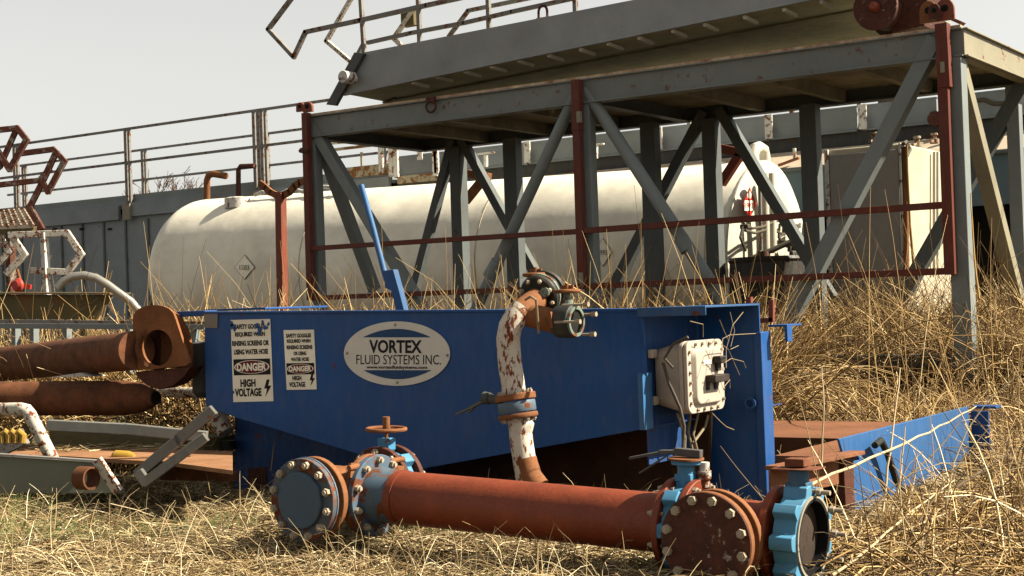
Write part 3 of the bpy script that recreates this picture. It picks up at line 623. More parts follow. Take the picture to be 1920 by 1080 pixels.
mb = MB().prism([s0(664,98,-.06), s0(682,100,-.06), s0(628,198,-.06), s0(611,196,-.06)], (0,.05,0)); hg_ = obj('hinge_arm', mb, paint('arm_dark', (.10,.11,.11), .2, 12), st, .004)
c = s0(662,147,-.07); mb = MB().lathe(c + vec(0,-.17,0), (0,1,0), [(0,.062),(.006,.066),(.17,.066)], 32); obj('end_roller', mb, WRAIL, st)
c = s0(1018,28,.02); mb = MB().tube([c + vec(-.05,0,-.06), c + vec(-.05,0,.03)] + [c + vec(.05*math.cos(a), 0, .03 + .06*math.sin(a)) for a in [math.pi - math.pi*i/8 for i in range(1, 8)]] + [c + vec(.05,0,.03), c + vec(.05,0,-.06)], .013, 10).cyl(c + vec(-.075,0,-.035), c + vec(.075,0,-.035), .014, 10); obj('shackle', mb, RUSTD, st)
wc = V(1640,13,T0+.02); mb = MB().lathe(wc, (0,1,0), [(0,.05),(0.002,.19),(.03,.195),(.05,.16),(.42,.155),(.43,.20),(.47,.20)], 40); wh = obj('winch_drum', mb, RUSTD, st)
mb = MB().lathe(wc + vec(0,-.06,0), (0,1,0), [(0,.025),(.02,.04),(.06,.045)], 20); obj('drum_hub', mb, RUSTR, wh)
obj('end_frame', MB().prism([V(1672,-30,T0+.25), V(1742,-30,T0+.25), V(1733,48,T0+.25), V(1672,62,T0+.25)], (0,.5,0)), RUSTD, st)
def rail(pts, fn, w,m=GRAIL, nm='handrail', par=st):
    mb = MB().bars([fn(*p) for p in pts], w, w); return obj(nm, mb, m, par, .003)
n0 = lambda x, y: V(x, y, sv0 + .04); n1 = lambda x, y: V(x, y, sv0 + wv)
rail([(552,-10),(503,55),(551,107),(573,60),(676,38),(800,10),(900,-12)], n0, .045)
rail([(690,80),(770,62),(870,43),(960,22),(1070,-2)], n0, .04)
rail([(676,-10),(683,98)], n0, .042, nm='rail_post'); rail([(784,-10),(787,77)], n0, .042, nm='rail_post'); rail([(915,-10),(917,52)], n0, .042, nm='rail_post'); rail([(1078,-10),(1079,20)], n0, .042, nm='rail_post')
rail([(664,-12),(612,77),(672,128)], n1, .045, CHIPW); rail([(680,85),(668,108)], n1, .04)
rail([(778,15),(738,72),(752,85)], n1, .045, CHIPW); rail([(842,68),(878,20),(1000,-5)], n1, .04)
mb = MB().box(n1(752,50), n1(775,20) + vec(0,.1,0)); obj('tag_plate', mb, OLIVE, st)

# ================================================================== white storage tank
e1_, e0_ = D(1437,486,18), D(400,517,23); ta = (e1_-e0_).normalized(); TRD = 1.2
tk = thing('storage_tank', (e0_+e1_)/2 - vec(0,0,1.3), 'big horizontal white fuel tank with domed left end behind the tower', 'tank')
L_ = (e1_-e0_).length
dome = [(-.62*math.cos(a)+.0, TRD*math.sin(a)**.8) for a in [math.pi/2*i/12 for i in range(13)]]
mb = MB().lathe(e0_, ta, dome + [(L_,TRD)], 72); obj('tank_shell', mb, WHITE, tk, smooth=40)
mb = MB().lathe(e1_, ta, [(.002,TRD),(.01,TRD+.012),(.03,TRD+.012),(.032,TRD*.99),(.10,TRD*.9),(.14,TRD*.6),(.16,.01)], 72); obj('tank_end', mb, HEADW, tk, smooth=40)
SEAM = paint('tank_seam', (.80, .70, .50), -.1, 3, .5)
for f_ in (.30, .62, .97):
    mb = MB().lathe(e0_ + ta*L_*f_, ta, [(0,TRD),(.002,TRD+.005),(.018,TRD+.005),(.02,TRD)], 72); obj('weld_band', mb, SEAM,tk, smooth=40)
for f_ in (.15, .85):
    c = e0_ + ta*L_*f_; mb = MB().prism([(c.x-.1,c.y-.9,0),(c.x-.1,c.y+.9,0),(c.x-.1,c.y+.75,c.z-.9),(c.x-.1,c.y-.75,c.z-.9)], (.2,0,0)); obj('saddle', mb, STEELD, tk)
def tank_pt(x, y, lift=.012):                # nearest hit of the sight line with the shell
    r = Vector(ray(x, y)).normalized(); o = Vector(C0); oc = o - e0_
    a = r - ta*r.dot(ta); b_ = oc - ta*oc.dot(ta); A_ = a.dot(a); B_ = 2*a.dot(b_); C_ = b_.dot(b_) - (TRD+lift)**2
    k = (-B_ - math.sqrt(max(0, B_*B_-4*A_*C_)))/(2*A_); return o + r*k
for x, y, w_, h_, tx in ((459,501,18,22,'1203'), (1131,473,16,25,'1993')):
    q = [tank_pt(x-w_,y), tank_pt(x,y-h_), tank_pt(x+w_,y), tank_pt(x,y+h_)]
    nrm = (q[2]-q[0]).cross(q[1]-q[3]).normalized(); nrm = nrm if nrm.y < 0 else -nrm
    cq = (q[0]+q[1]+q[2]+q[3])/4; pl = obj('placard', MB().prism([cq + (p_-cq)*1.07 - nrm*.002 for p_ in q], nrm*.006), STEELD, tk, label='white diamond placard on the tank side')
    mb = MB().prism([p_ + nrm*.005 for p_ in q], nrm*.004); obj('placard_face', mb, SIGN, pl)
    mb = MB(); put_text(mb, tx, [tank_pt(a_, b2, .02) + nrm*.012 for a_, b2 in ((x-w_*.5,y-4),(x+w_*.5,y-4),(x+w_*.5,y+5),(x-w_*.5,y+5))], .01); obj('placard_number', mb, STEELD, pl, smooth=0)
eu = e1_ + ta*.17
def endp(x, y, e=0.):
    r = Vector(ray(x, y)); k = (eu + ta*e - Vector(C0)).dot(ta)/r.dot(ta); return Vector(C0) + r*k
q = [endp(1393,382), endp(1405,351), endp(1418,382), endp(1405,410)]
mb = MB().prism(q, ta*.006); pl = obj('placard', mb, REDS, tk, label='red diamond flammable placard on the tank end')
mb = MB().prism([endp(*p, .008) for p in ((1396,376),(1413,376),(1413,395),(1396,395))], ta*.003); obj('placard_number', mb, SIGN, pl)
mb = MB(); put_text(mb, '1993', [endp(*p, .013) for p in ((1397.5,380),(1411.5,380),(1411.5,391),(1397.5,391))], .02); obj('placard_text', mb, REDS, pl, smooth=0)
mb = MB().add([endp(*p, .009) for p in ((1405,355),(1409,364),(1408,371),(1405,373),(1402,371),(1401.5,364))], [(0,1,2,3,4,5)]); obj('flame_mark', mb, SIGN, pl, smooth=0)
# vent bend, standpipes and fittings
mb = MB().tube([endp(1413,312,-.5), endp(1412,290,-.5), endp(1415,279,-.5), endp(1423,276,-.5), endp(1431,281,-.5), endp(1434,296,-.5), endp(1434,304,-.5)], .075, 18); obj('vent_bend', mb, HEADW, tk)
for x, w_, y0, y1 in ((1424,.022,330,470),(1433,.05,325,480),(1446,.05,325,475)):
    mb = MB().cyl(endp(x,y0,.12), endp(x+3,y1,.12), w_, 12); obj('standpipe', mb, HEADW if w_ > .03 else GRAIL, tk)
for pts in ([(1395,420),(1410,428),(1428,426),(1455,415),(1490,405)], [(1397,432),(1415,437),(1440,430)], [(1393,425),(1388,445),(1398,470)], [(1452,432),(1470,440),(1480,430),(1500,425)], [(1462,420),(1460,445),(1472,460)], [(1480,440),(1490,470)], [(1460,445),(1500,420)]):
    mb = MB().tube([endp(x, y, .14) for x, y in pts], .017, 8); obj('hose', mb, CABLE, tk)
for x, y in ((1397,425),(1475,432),(1490,425),(1468,455),(1482,460)):
    mb = MB().box(endp(x-5,y+5,.10), endp(x+5,y-5,.2) ); obj('fitting', mb, CABLE, tk, .01)
mb = MB().lathe(tank_pt(446,378), (0,0,1), [(-.1,.2),(.05,.2),(.07,.12)], 18); obj('hatch', mb, WRAIL, tk)
mb = MB().tube([tank_pt(478,372) + vec(.16*i,0,.05+.03*math.sin(i*1.7)) for i in range(12)], .03, 8); obj('top_line', mb, WRAIL, tk)
# black drum beside the tank end
dr = thing('black_drum', D(1440,520,15.3), 'dark flat round drum with piping in the grass beside the white tank end', 'drum')
c = D(1440,482,15.3); mb = MB().lathe(c, (0,0,-1), [(0,.05),(0,.40),(.03,.42),(.06,.40),(.20,.41),(.22,.43),(.25,.41),(.6,.41)], 36); obj('drum_body', mb, paint('drum_black', (.035,.035,.03), .2, 6), dr)
mb = MB().lathe(c + vec(.0,-.1,.0), (0,0,1), [(0,.07),(.06,.06)], 14); obj('drum_cap', mb, RUSTD, dr)
mb = MB().tube([D(1385,497,15.2), D(1420,480,15.2), D(1450,468,15.2), D(1490,450,15.2)], .03, 10); obj('drum_pipe', mb, CABLE, dr)
mb = MB().box(D(1478,470,15.0), D(1510,515,15.2)); obj('valve_block', mb, paint('block_dark', (.05,.05,.04), .2), dr, .02)
for x, y in ((1481,468),(1490,466),(1500,467)):
    mb = MB().cyl(D(x,y+4,15.1), D(x,y-6,15.1), .025, 10); obj('valve_cap', mb, CABLE, dr)

# ================================================================== pipe stand, cabinet, shed
ps = thing('pipe_stand', V(528,600,13.2), 'rust red post topped by a curved cradle left of the tower', 'pipe stand')
mb = MB().bar(V(526,362,13.2), V(531,640,13.2), .10, .10, (0,1,0)); obj('post', mb, REDB, ps, .004)
mb = MB().bars([V(*p, 13.2) for p in ((488,344),(498,352),(508,361),(518,366),(532,366),(543,360),(553,349),(562,342),(572,340))], .035, .08); obj('cradle', mb, RUSTO, ps)
cy = 15.1; cabn = thing('equipment_cabinet', V(1620,560,cy+.4), 'tall grey and cream cabinet with ochre hoses behind the right tower bay', 'cabinet')
k0, k1 = V(1548,277,cy), V(1690,268,cy); kb = V(1560,560,cy)
mb = MB().box((k0.x,cy+.003,.1), (k1.x,cy+1.5,k1.z)); obj('cabinet_body', mb, CABC, cabn, .02)
mb = MB().box((k0.x+.04,cy-.02,.15), (k1.x-.03,cy,k1.z-.06)); obj('cabinet_door', mb, CAB, cabn, .01)
mb = MB().box((k0.x-.01,cy-.03,.1), (k0.x+.035,cy,k1.z)); obj('door_frame', mb, WRAIL, cabn, .004)
mb = MB().box((k1.x-.025,cy-.03,.1), (k1.x+.0,cy+.0,k1.z)); obj('door_frame', mb, WRAIL, cabn, .004)
mb = MB().tube([U(1697,275,k1.x+.03), U(1699,400,k1.x+.03), U(1700,530,k1.x+.03)], .03, 10); obj('rust_conduit', mb, RUSTO, cabn)
mb = MB().tube([U(1700,272,k1.x+.06), U(1701,320,k1.x+.06), U(1706,420,k1.x+.06), U(1713,500,k1.x+.06)], .014, 8); obj('ochre_hose', mb, paint('hose_ochre', (.35,.22,.06), .05), cabn)
for x in (1752, 1758):
    mb = MB().cyl(U(x,285,k1.x+.04), U(x,510,k1.x+.04), .02, 8); obj('conduit', mb, HEADW, cabn)
mb = MB().tube([U(1694,270,k1.x+.05), U(1699,266,k1.x+.0), U(1706,280,k1.x+.05), U(1700,292,k1.x+.05)], .022, 8); obj('top_hose', mb, CABLE, cabn)
for x, y in ((1720,268),(1752,262),(1640,262)):
    mb = MB().lathe(U(x,y+4,k1.x-.15), (0,0,1), [(-.02,.05),(.03,.05),(.035,.03),(.07,.03),(.075,.045),(.10,.04)], 12).bar(U(x-9,y+3,k1.x-.15), U(x+9,y+1,k1.x-.15), .03, .03); obj('top_fitting', mb, paint('fitting_rust', (.5,.42,.30), .5, 20), cabn)
sy = 18.1
sh = thing('storage_shed', V(1400,400,sy+1), 'long blue grey shed with weathered sandy roof edge behind the white tank', 'shed')
zf = V(1440,325,sy).z; xl, xr = V(960,340,sy).x, 2.5
mb = MB().prism([(xl,sy-.02,zf),(xr,sy-.02,zf),(xr,sy+.7,zf+.30),(xl,sy+.7,zf+.30)], (0,0,.03)); obj('roof', mb, SHEDR, sh)
mb = MB().box((xl,sy+.02,zf-.62), (xr,sy+.1,zf-.002)); obj('fascia', mb, SHEDW, sh)
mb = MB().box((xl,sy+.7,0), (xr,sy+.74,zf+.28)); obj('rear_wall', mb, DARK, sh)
mb = MB().box((V(1500,400,sy).x-.1,sy+.12,0), (V(1500,400,sy).x,sy+.7,zf)); obj('partition', mb, SHEDW, sh)
mb = MB().tube([(xl+.3,sy-.03,zf+.015), (xl+2.5,sy-.04,zf+.01), (xl+5,sy-.03,zf+.02), (xl+7.5,sy-.03,zf+.015)], .03, 8); obj('gutter_pipe', mb, STEELD, sh)
mb = MB().box(V(1487,300,sy+.1), V(1493,278,sy+.15)); obj('roof_vent', mb, WRAIL, sh)
mb = MB().bar(V(1460,310,sy-.02), V(1498,296,sy-.02), .05, .03); obj('roof_bracket', mb, RUSTO, sh)

# ================================================================== mud tanks with walkways far behind
my = 19.0
mt = thing('mud_tank', V(200,560,my+1.2), 'long ribbed grey steel tank with handrails on top at the far left', 'steel tank')
a_, b_ = V(-60,378,my), V(760,320,my); zt = V(235,372,my).z; xa, xb = a_.x - 2, V(735,330,my).x
mb = MB().box((xa,my,.1), (xb,my+2.6,zt-.30)); obj('tank_wall', mb, MUD, mt)
k = 0; x_ = xa
while x_ < xb:
    mb = MB().box((x_-.02,my-.03,.1), (x_+.02,my-.001,zt-.42)); obj('wall_rib', mb, STEELD, mt); x_ += .62
mb = MB().box((xa,my-.09,zt-.40), (V(228,390,my).x,my-.03,zt-.12)); obj('rim_beam', mb, MUD, mt)
mb = MB().box((V(250,390,my).x,my-.09,zt-.36), (xb,my-.03,zt-.10)); obj('rim_beam', mb, MUD, mt)
mb = MB().box((xa,my+.0,zt-.2), (xb,my+2.6,zt-.05)); obj('walkway', mb, MUD, mt)
mb = MB().box((xa,my+.02,zt-.05), (xb,my+.06,zt+.06)); obj('toe_board', mb, STEEL, mt)
def railing(parent, x0, x1, y_, z0, h, posts, m_=GRAIL, mid=True):
    for x in posts:
        for dx in (-.05, .05): obj('rail_post', MB().box((x+dx-.025,y_-.025,z0-.1), (x+dx+.025,y_+.025,z0+h)), m_, parent)
    for zz in ([h] + ([h*.52] if mid else [])):
        obj('guard_rail', MB().box((x0,y_-.022,z0+zz-.045), (x1,y_+.022,z0+zz)), m_, parent)
hr = V(235,240,my-.05).z - zt
fx = [V(x,300,my-.05).x for x in (30,240,482)]
railing(mt, xa, V(640,240,my).x, my-.05, zt, hr, fx + [V(500,300,my).x])
railing(mt, xa, V(740,280,my+2.5).x, my+2.5, zt-.0, hr, [V(x,300,my+2.5).x for x in (45,270,500,720)])
for x in fx:
    mb = MB().box((x-.09,my-.14,zt-.40), (x-.02,my-.091,zt-.1)).box((x+.02,my-.14,zt-.40), (x+.09,my-.091,zt-.1)); 
    obj('post_socket', MB().box((x-.10,my-.14,zt-.42), (x+.10,my-.091,zt-.12)), CREAM_SUNLIT, mt)
mb = MB().tube([V(388,395,my-.3), V(388,338,my-.3), V(391,329,my-.3), V(400,326,my-.3), V(424,330,my-.3)], .06, 12); obj('rust_bend_pipe', mb, RUSTO, mt)
mb = MB().tube([V(447,372,my-.3), V(447,318,my-.3), V(451,312,my-.3), V(478,311,my-.3)], .045, 12); obj('dark_bend_pipe', mb, RUSTD, mt)
for x, w_ in ((60,4),(100,5),(150,6),(203,5),(305,5)): mb = MB().box(V(x,428,my-.01), V(x+w_,431,my-.03)); obj('wall_clip', mb, DARK, mt)
# second tank: steel beams and clutter behind the tower
wk = thing('beam_walkway', V(1300,400,my+1), 'long grey beam platform with thin rust posts standing behind the tower', 'platform')
zt2 = V(1440,217,my).z; zb2 = V(1440,262,my).z
segs = [(740,985),(993,1232),(1240,1440),(1446,1610),(1622,1760),(1812,2050)]
for i, (x0, x1) in enumerate(segs):
    p, q = V(x0,300,my).x, V(x1,300,my).x; mb = MB().box((p,my,zb2), (q,my+.05,zt2)).box((p,my-.03,zb2-.01), (q,my+.08,zb2+.015)).box((p,my-.004,zt2-.02), (q,my+.08,zt2+.005)); obj('beam', mb, STEEL if i % 2 else MUD, wk)
    mb = MB().box((p-.03,my-.11,zb2), (p+.08,my-.085,zt2)); obj('splice_plate', mb, WRAIL, wk)
mb = MB().box((V(740,300,my).x,my+.06,zb2-.5), (3.0,my+2.4,zb2+.04)); obj('platform_body', mb, paint('dark_platform', (.06,.065,.06), .2), wk)
mb = MB().box((V(560,345,my-.2).x,my-.3,zb2-.75), (V(735,330,my-.2).x,my-.0,zb2-.3)); obj('side_box', mb, MUD, wk)
for x in (1218,1290,1340,1610,1655,1680): 
    p = V(x,200,my+1.5); mb = MB().box((p.x-.03,my+1.5,zt2-.1), (p.x+.03,my+1.56,zt2+ (.75 if x < 1600 else 1.0))); obj('rail_post', mb, CHIPW, wk)
for x0, x1, y0 in ((1218,1380,.5),(1480,1690,.28),(1480,1690,.62)):
    mb = MB().box((V(x0,200,my+1.5).x,my+1.5,zt2+y0), (V(x1,200,my+1.5).x,my+1.54,zt2+y0+.045)); obj('guard_rail', mb, CHIPW, wk)
p = V(1483,200,my+1.4); mb = MB().box((p.x-.03,my+1.4,zt2-.4), (p.x+.03,my+1.45,zt2+.72)); obj('rail_post', mb, RUSTO, wk)
mb = MB().lathe(V(1585,182,my+1), (0,0,1), [(0,.05),(.02,.09),(.12,.10),(.14,.03)], 16).cyl(V(1585,172,my+1), V(1585,160,my+1), .02, 8); obj('yard_lamp', mb, SILVER, wk)
ml = V(1660,195,my+.6)
for x, y, r_ in ((1662,193,.14),(1684,182,.13)):
    mb = MB().lathe(V(x,y,my+.3), (0,1,0), [(0,.02),(.02,r_*.6),(.06,r_*.7),(.07,r_),(.3,r_),(.32,r_*.6)], 20); obj('pump_motor', mb, paint('motor_rust', (.30,.24,.20), .55, 25), wk)
mb = MB().box(V(1645,212,my+.2), V(1700,190,my+.6)); obj('motor_base', mb, rusty('motor_base_rust', (.05,.035,.03), (.2,.14,.10), 20), wk, .03)
mb = MB().box(V(1705,205,my+.2), V(1718,172,my+.25)); obj('junction_box', mb, RUSTO, wk)
mb = MB().lathe(V(1752,222,my-.12), (0,1,0), [(0,.02),(.01,.1),(.06,.1)], 20); obj('pipe_end', mb, RUSTD, wk)
mb = MB().tube([V(1818,198,my), V(1826,189,my), V(1845,187,my), V(1862,194,my), V(1890,195,my)], .03, 8); obj('hose', mb, CABLE, wk)
mb = MB().cyl(V(1902,190,my), V(1906,128,my), .04, 10).cyl(V(1902,175,my), V(1912,135,my), .025, 10); obj('rail_post', mb, GRAIL, wk)
# rusty stair landing by the left of the walkway
ld = thing('stair_landing', V(640,330,my-.6), 'rust stained cream landing with square posts above the white tank', 'landing')
ly = my-.6
for x0, y0, x1, y1, m_ in ((600,285,735,265,CREAM_SUNLIT),(640,335,735,305,CREAM_SUNLIT),(745,345,830,322,CREAM_SUNLIT)):
    mb = MB().box(V(x0,y0,ly), V(x1,y1,ly) + vec(0,.1,0)); obj('rust_panel', mb, paint('landing_rust', (.48,.43,.30), .5, 6, .6, rcol=(.2,.09,.03)), ld)
for x, y0, y1 in ((714,325,245),(733,330,245),(742,332,246),(815,330,250),(818,325,255)):
    mb = MB().box(V(x-4,y0,ly-.06), V(x+4,y1,ly-.02)); obj('landing_post', mb, WRAIL, ld)
for y0 in (258,240): mb = MB().bar(V(600,y0+12,ly), V(840,y0-9,ly), .05, .05); obj('landing_rail', mb, CHIPW, ld)
mb = MB().box(V(676,312,ly), V(678,285,ly)+vec(0,.03,0)); obj('landing_post', mb, CREAM_SUNLIT, ld)
mb = MB().box(V(782,300,ly-.1), V(792,273,ly-.08)); obj('splice_plate', mb, WRAIL, ld)
for x, y in ((911,287),(1117,271)):
    mb = MB().box(V(x-14,y+4,17.9), V(x+14,y-3,17.85)); fl = obj('tank_fitting', mb, WRAIL, tk, .01)
    mb = MB().cyl(V(x,y+4,17.9), V(x,y+26,17.9), .035, 10); obj('fitting_stem', mb, WRAIL, fl)

# ================================================================== scrap yard clutter at the left
def PL(b): return lambda x, y: V(x, y, b)
def barset(par, name, pts, fn, w, m, h=None):
    return obj(name, MB().bars([fn(*p) for p in pts], w, h or w), m, par, .003)
# rusty drill pipes
p2c = D(252,657,8.5); p2l = D(-60,689,10.4); pd = (p2c-p2l).normalized(); pr2 = .114
big = thing('flanged_pipe', D(120,700,9.3), 'thick brown rust pipe ending in an upright plate with a round hole', 'pipe')
obj('pipe', MB().cyl(p2l, p2c + pd*.03, pr2, 36), RUSTM, big)
bp = p2c + pd*.03
# the plate stands almost square to the picture; build it in the X-Z plane turned a little
pn = Vector((-R[0][2]*.93 + R[0][0]*-.30, -R[1][2]*.93 + R[1][0]*-.30, 0)).normalized(); px_ = Vector((-pn.y, pn.x, 0)); px_ = px_ if px_.dot(Vector(R[:,0])) > 0 else -px_
def onplate(x, y, e=0.):
    r = Vector(ray(x, y)); k = (bp + pn*e - Vector(C0)).dot(pn)/r.dot(pn); return Vector(C0) + r*k
outer = [(248,600),(250,588),(262,577),(280,572),(300,572),(315,577),(326,588),(340,632),(358,685),(305,690),(256,695)]
hole_c = (295,652); hr_ = (28,34); n = 44; oo = []; ii = []
def ray_hit(c, an):
    best = None; d = (math.cos(an), math.sin(an))
    for a_, b_ in zip(outer, outer[1:] + outer[:1]):
        ex, ey = b_[0]-a_[0], b_[1]-a_[1]; den = d[0]*ey - d[1]*ex
        if abs(den) < 1e-9: continue
        t_ = ((a_[0]-c[0])*ey - (a_[1]-c[1])*ex)/den; s_ = ((a_[0]-c[0])*d[1] - (a_[1]-c[1])*d[0])/den
        if t_ > 0 and -1e-6 <= s_ <= 1+1e-6: best = t_ if best is None else min(best, t_)
    return (c[0]+d[0]*best, c[1]+d[1]*best)
for k in range(n):
    an = 2*math.pi*k/n; oo.append(ray_hit(hole_c, an)); ii.append((hole_c[0]+hr_[0]*math.cos(an), hole_c[1]+hr_[1]*math.sin(an)))
th_ = -pn*.022
vs_ = [onplate(*p) for p in oo] + [onplate(*p) for p in ii]; vs_ += [p + th_ for p in vs_]
fs = []
for k in range(n):
    j = (k+1) % n; fs += [(k, j, n+j, n+k), (2*n+k, 3*n+k, 3*n+j, 2*n+j), (n+k, n+j, 3*n+j, 3*n+k), (k, 2*n+k, 2*n+j, j)]
obj('end_plate', MB().add(vs_, fs), RUSTO, big)
obj('back_plate', MB().prism([onplate(x, y, -.16) for x, y in ((306,575),(335,590),(352,620),(360,660),(358,690),(300,690))], th_), RUSTO, big)
obj('lower_lip', MB().prism([onplate(x, y, -.025) for x, y in ((255,697),(357,688),(345,705),(325,722),(300,730),(275,722),(258,708))], -pn*.15), RUSTD, big)
obj('bore', MB().prism([onplate(hole_c[0]+36*math.cos(a), hole_c[1]+42*math.sin(a), -.17) for a in [2*math.pi*i/32 for i in range(32)]], th_), RUSTD, big)
obj('bore_wall', MB().ring(onplate(*hole_c, -.024), onplate(*hole_c, -.165), .125, .105, 32), RUSTM, big)
q0, q1 = D(-60,748,9.0), D(235,746,8.75); qd = (q1-q0).normalized()
con = thing('tapered_pipe', D(120,780,8.9), 'brown rust pipe with a pointed open end lying under the plated pipe', 'pipe')
obj('pipe', MB().cyl(q0, q1, .104, 36), RUSTM, con)
q2 = D(292,746,8.6); obj('taper', MB().lathe(q1, (q2-q1), [(0,.104),((q2-q1).length*.55,.086),((q2-q1).length,.042)], 32), RUSTM, con)
obj('open_end', MB().lathe(q2 + (q2-q1).normalized()*.001, (q2-q1), [(0,.041),(.008,.036)], 24), DARK, con)
obj('paint_patch', MB().prism([D(92,714,8.83)+vec(0,0,.02), D(150,705,8.83)+vec(0,0,.02), D(175,712,8.83)+vec(0,0,.02)], (0,.1,0)), WRAIL, con)
# supports below
bk = thing('timber_block', D(150,800,9.6), 'weathered grey timber blocks carrying the two rust pipes', 'timber block')
for x in (60, 200): obj('block', MB().box(D(x,850,9.4), D(x+22,779,9.6)), OLIVE, bk, .006)
# stair handrails standing at the far left
st2 = thing('upper_stair_section', D(30,420,12.2), 'dark rust stair end with looped handrails and grating step at the left edge', 'stairway')
fa = lambda x, y: D(x, y, 12.0); fb = lambda x, y: D(x, y, 12.3)
LR = paint('dark_rail', (.26,.22,.19), .62, 14, .65, rcol=(.11,.04,.025))
barset(st2, 'handrail', [(-40,248),(32,240),(50,262),(18,318),(-6,280)], fa, .045, LR); barset(st2, 'handrail', [(32,240),(0,312),(-20,330)], fa, .04, LR)
barset(st2, 'handrail', [(-30,350),(75,338),(92,318)], fb, .045, LR); barset(st2, 'handrail', [(38,288),(100,280),(121,302),(90,360),(79,340)], fb, .045, LR); barset(st2, 'handrail', [(106,284),(78,345),(54,392)], fb, .045, LR)
obj('end_plate', MB().bar(fb(54,390), fb(77,432), .06, .07), LR, st2, .004)
ga, gb, gc, gd = D(-30,399,12.3), D(44,391,12.3), D(64,424,11.8), D(-30,428,11.8)
mb = MB()
for k in range(8): mb.bar(ga.lerp(gd, k/7), gb.lerp(gc, k/7), .012, .03)
for k in range(9): mb.bar(ga.lerp(gb, k/8), gd.lerp(gc, k/8), .012, .02)
obj('grating_step', mb, paint('grating', (.5,.42,.32), .45, 20), st2)
obj('step_nosing', MB().prism([D(-30,428,11.8), D(62,424,11.8), D(60,434,11.8), D(-30,441,11.8)], (0,.04,0)), OLIVE, st2)
obj('support_post', MB().bar(D(20,432,12.1), D(22,610,12.1), .06, .06), LR, st2)
# lower zig-zag rails
hr2 = thing('loose_handrail', D(90,520,11.6), 'pale rust streaked zigzag handrail standing in weeds above the olive beam', 'handrail')
fc = lambda x, y: D(x, y, 11.6); fd = lambda x, y: D(x, y, 11.9)
barset(hr2, 'rail_loop', [(20,441),(126,437),(152,476),(127,510),(62,507)], fc, .05, CHIPW); barset(hr2, 'rail_post', [(83,440),(86,508),(89,560)], fc, .05, WRAIL)
barset(hr2, 'rail_loop', [(-5,438),(18,472),(-8,500)], fd, .05, CHIPW); barset(hr2, 'rail_loop', [(26,448),(46,477),(14,512)], fd, .05, CHIPW)
# olive beam, grey ladder rail, bent silver pipe, red valve
obx = thing('olive_beam', D(80,575,11), 'olive and rust stained steel beam lying in dry weeds at the left', 'beam')
mb = MB().prism([D(-60,552,10.8), D(205,553,10.8), D(192,580,10.8), D(178,598,10.8), D(-60,599,10.8)], (0,.03,0)); obj('web', mb, OLIVE, obx, .003)
obj('top_flange', MB().prism([D(-60,551,10.75), D(206,552,10.75), D(206,552,10.75)+vec(0,.2,0), D(-60,551,10.75)+vec(0,.2,0)], (0,0,.012)), OLIVE, obx)
obj('beam_leg', MB().box(D(-20,660,10.9), D(0,598,10.95)), OLIVE, obx); obj('beam_leg', MB().box(D(150,660,10.9), D(165,598,10.95)), OLIVE, obx)
lad = thing('grey_rail_rack', D(120,640,10), 'grey double rail on short posts running behind the rust pipes', 'rack')
fe = lambda x, y: D(x, y, 10.0); ff = lambda x, y: D(x, y, 10.3)
obj('rail', MB().bar(fe(-40,611), D(385,613,9.6), .035, .035), STEEL, lad); obj('rail', MB().bar(ff(-40,602), D(385,606,9.9), .025, .025), GRAIL, lad)
for x, dd in ((30,10),(64,10),(126,9.95),(244,9.8),(366,9.65)): obj('rail_post', MB().bar(D(x,613,dd), D(x+1,700,dd), .045, .045), STEEL, lad)
tag(obj('bent_silver_pipe', MB().tube([D(x, y, 10.6) for x, y in ((108,540),(120,527),(138,518),(158,516),(180,521),(202,534),(222,549),(246,566),(262,585))], [.03]*9, 14), SILVER), 'shiny bent silver pipe arching out of the dry weeds', 'pipe')
REDS = paint('red_valve_paint', (.60,.045,.03), .2, 20)
rvx = thing('red_valve', D(38,545,11.2), 'small bright red valve half hidden in weeds above the olive beam', 'valve')
mb = MB().lathe(D(38,535,11.2), (0,-1,0), [(0,.03),(.01,.055),(.03,.055),(.05,.035)], 18); obj('valve_body', mb, REDS, rvx); obj('valve_stem', MB().cyl(D(38,526,11.2), D(32,505,11.2), .012, 8), RUSTO, rvx)
mb = MB().bar(D(18,532,11.2), D(58,538,11.2), .035, .035); obj('pipe_run', mb, REDS, rvx)
# white rails and channels on the ground
wr = thing('bent_white_rail', D(60,840,8), 'chipped white tube rail with a bent corner at the lower left', 'handrail')
ww = lambda x, y: D(x, y, 8.0)
obj('tube', MB().tube([D(-60,768,8.4), ww(40,767), ww(50,769), ww(56,777), ww(70,805), ww(103,870)], .036, 16), CHIPW, wr)
wr2 = thing('crossed_rail', D(330,850,8), 'grey and white square tubes meeting in a zigzag left of the blue skid', 'handrail')
wx = lambda x, y: D(x, y, 7.75)
barset(wr2, 'square_tube', [(96,797),(240,804),(382,818)], wx, .055, paint('tube_greywhite', (.24,.24,.225), .2, 8)); barset(wr2, 'square_tube', [(396,772),(335,824),(262,886)], lambda x, y: D(x, y, 7.5), .055, TUBED); barset(wr2, 'square_tube', [(262,888),(273,903),(382,822)], lambda x, y: D(x, y, 7.3), .048, TUBED)
och = thing('olive_channel', D(200,830,8.6), 'rust speckled olive channel behind the grey square tubes', 'beam')
obj('web', MB().prism([D(92,808,8.6), D(335,824,8.6), D(335,846,8.6), D(92,836,8.6)], (0,.05,0)), OLIVE, och); obj('end_block', MB().box(D(335,845,8.7), D(440,815,8.8)), OLIVE, och)
dk = thing('rusty_deck', D(220,850,8.2), 'flat orange rust deck plate on the ground left of the blue skid', 'deck plate')
zd = D(40,862,7.9).z
obj('plate', MB().prism([Zp(-60,850,zd), Zp(120,855,zd), Zp(330,868,zd), Zp(436,882,zd), Zp(436,846,zd), Zp(-60,830,zd)], (0,0,-.02)), rusty('deck_orange', (.22,.10,.045), (.38,.20,.10), 4), dk)
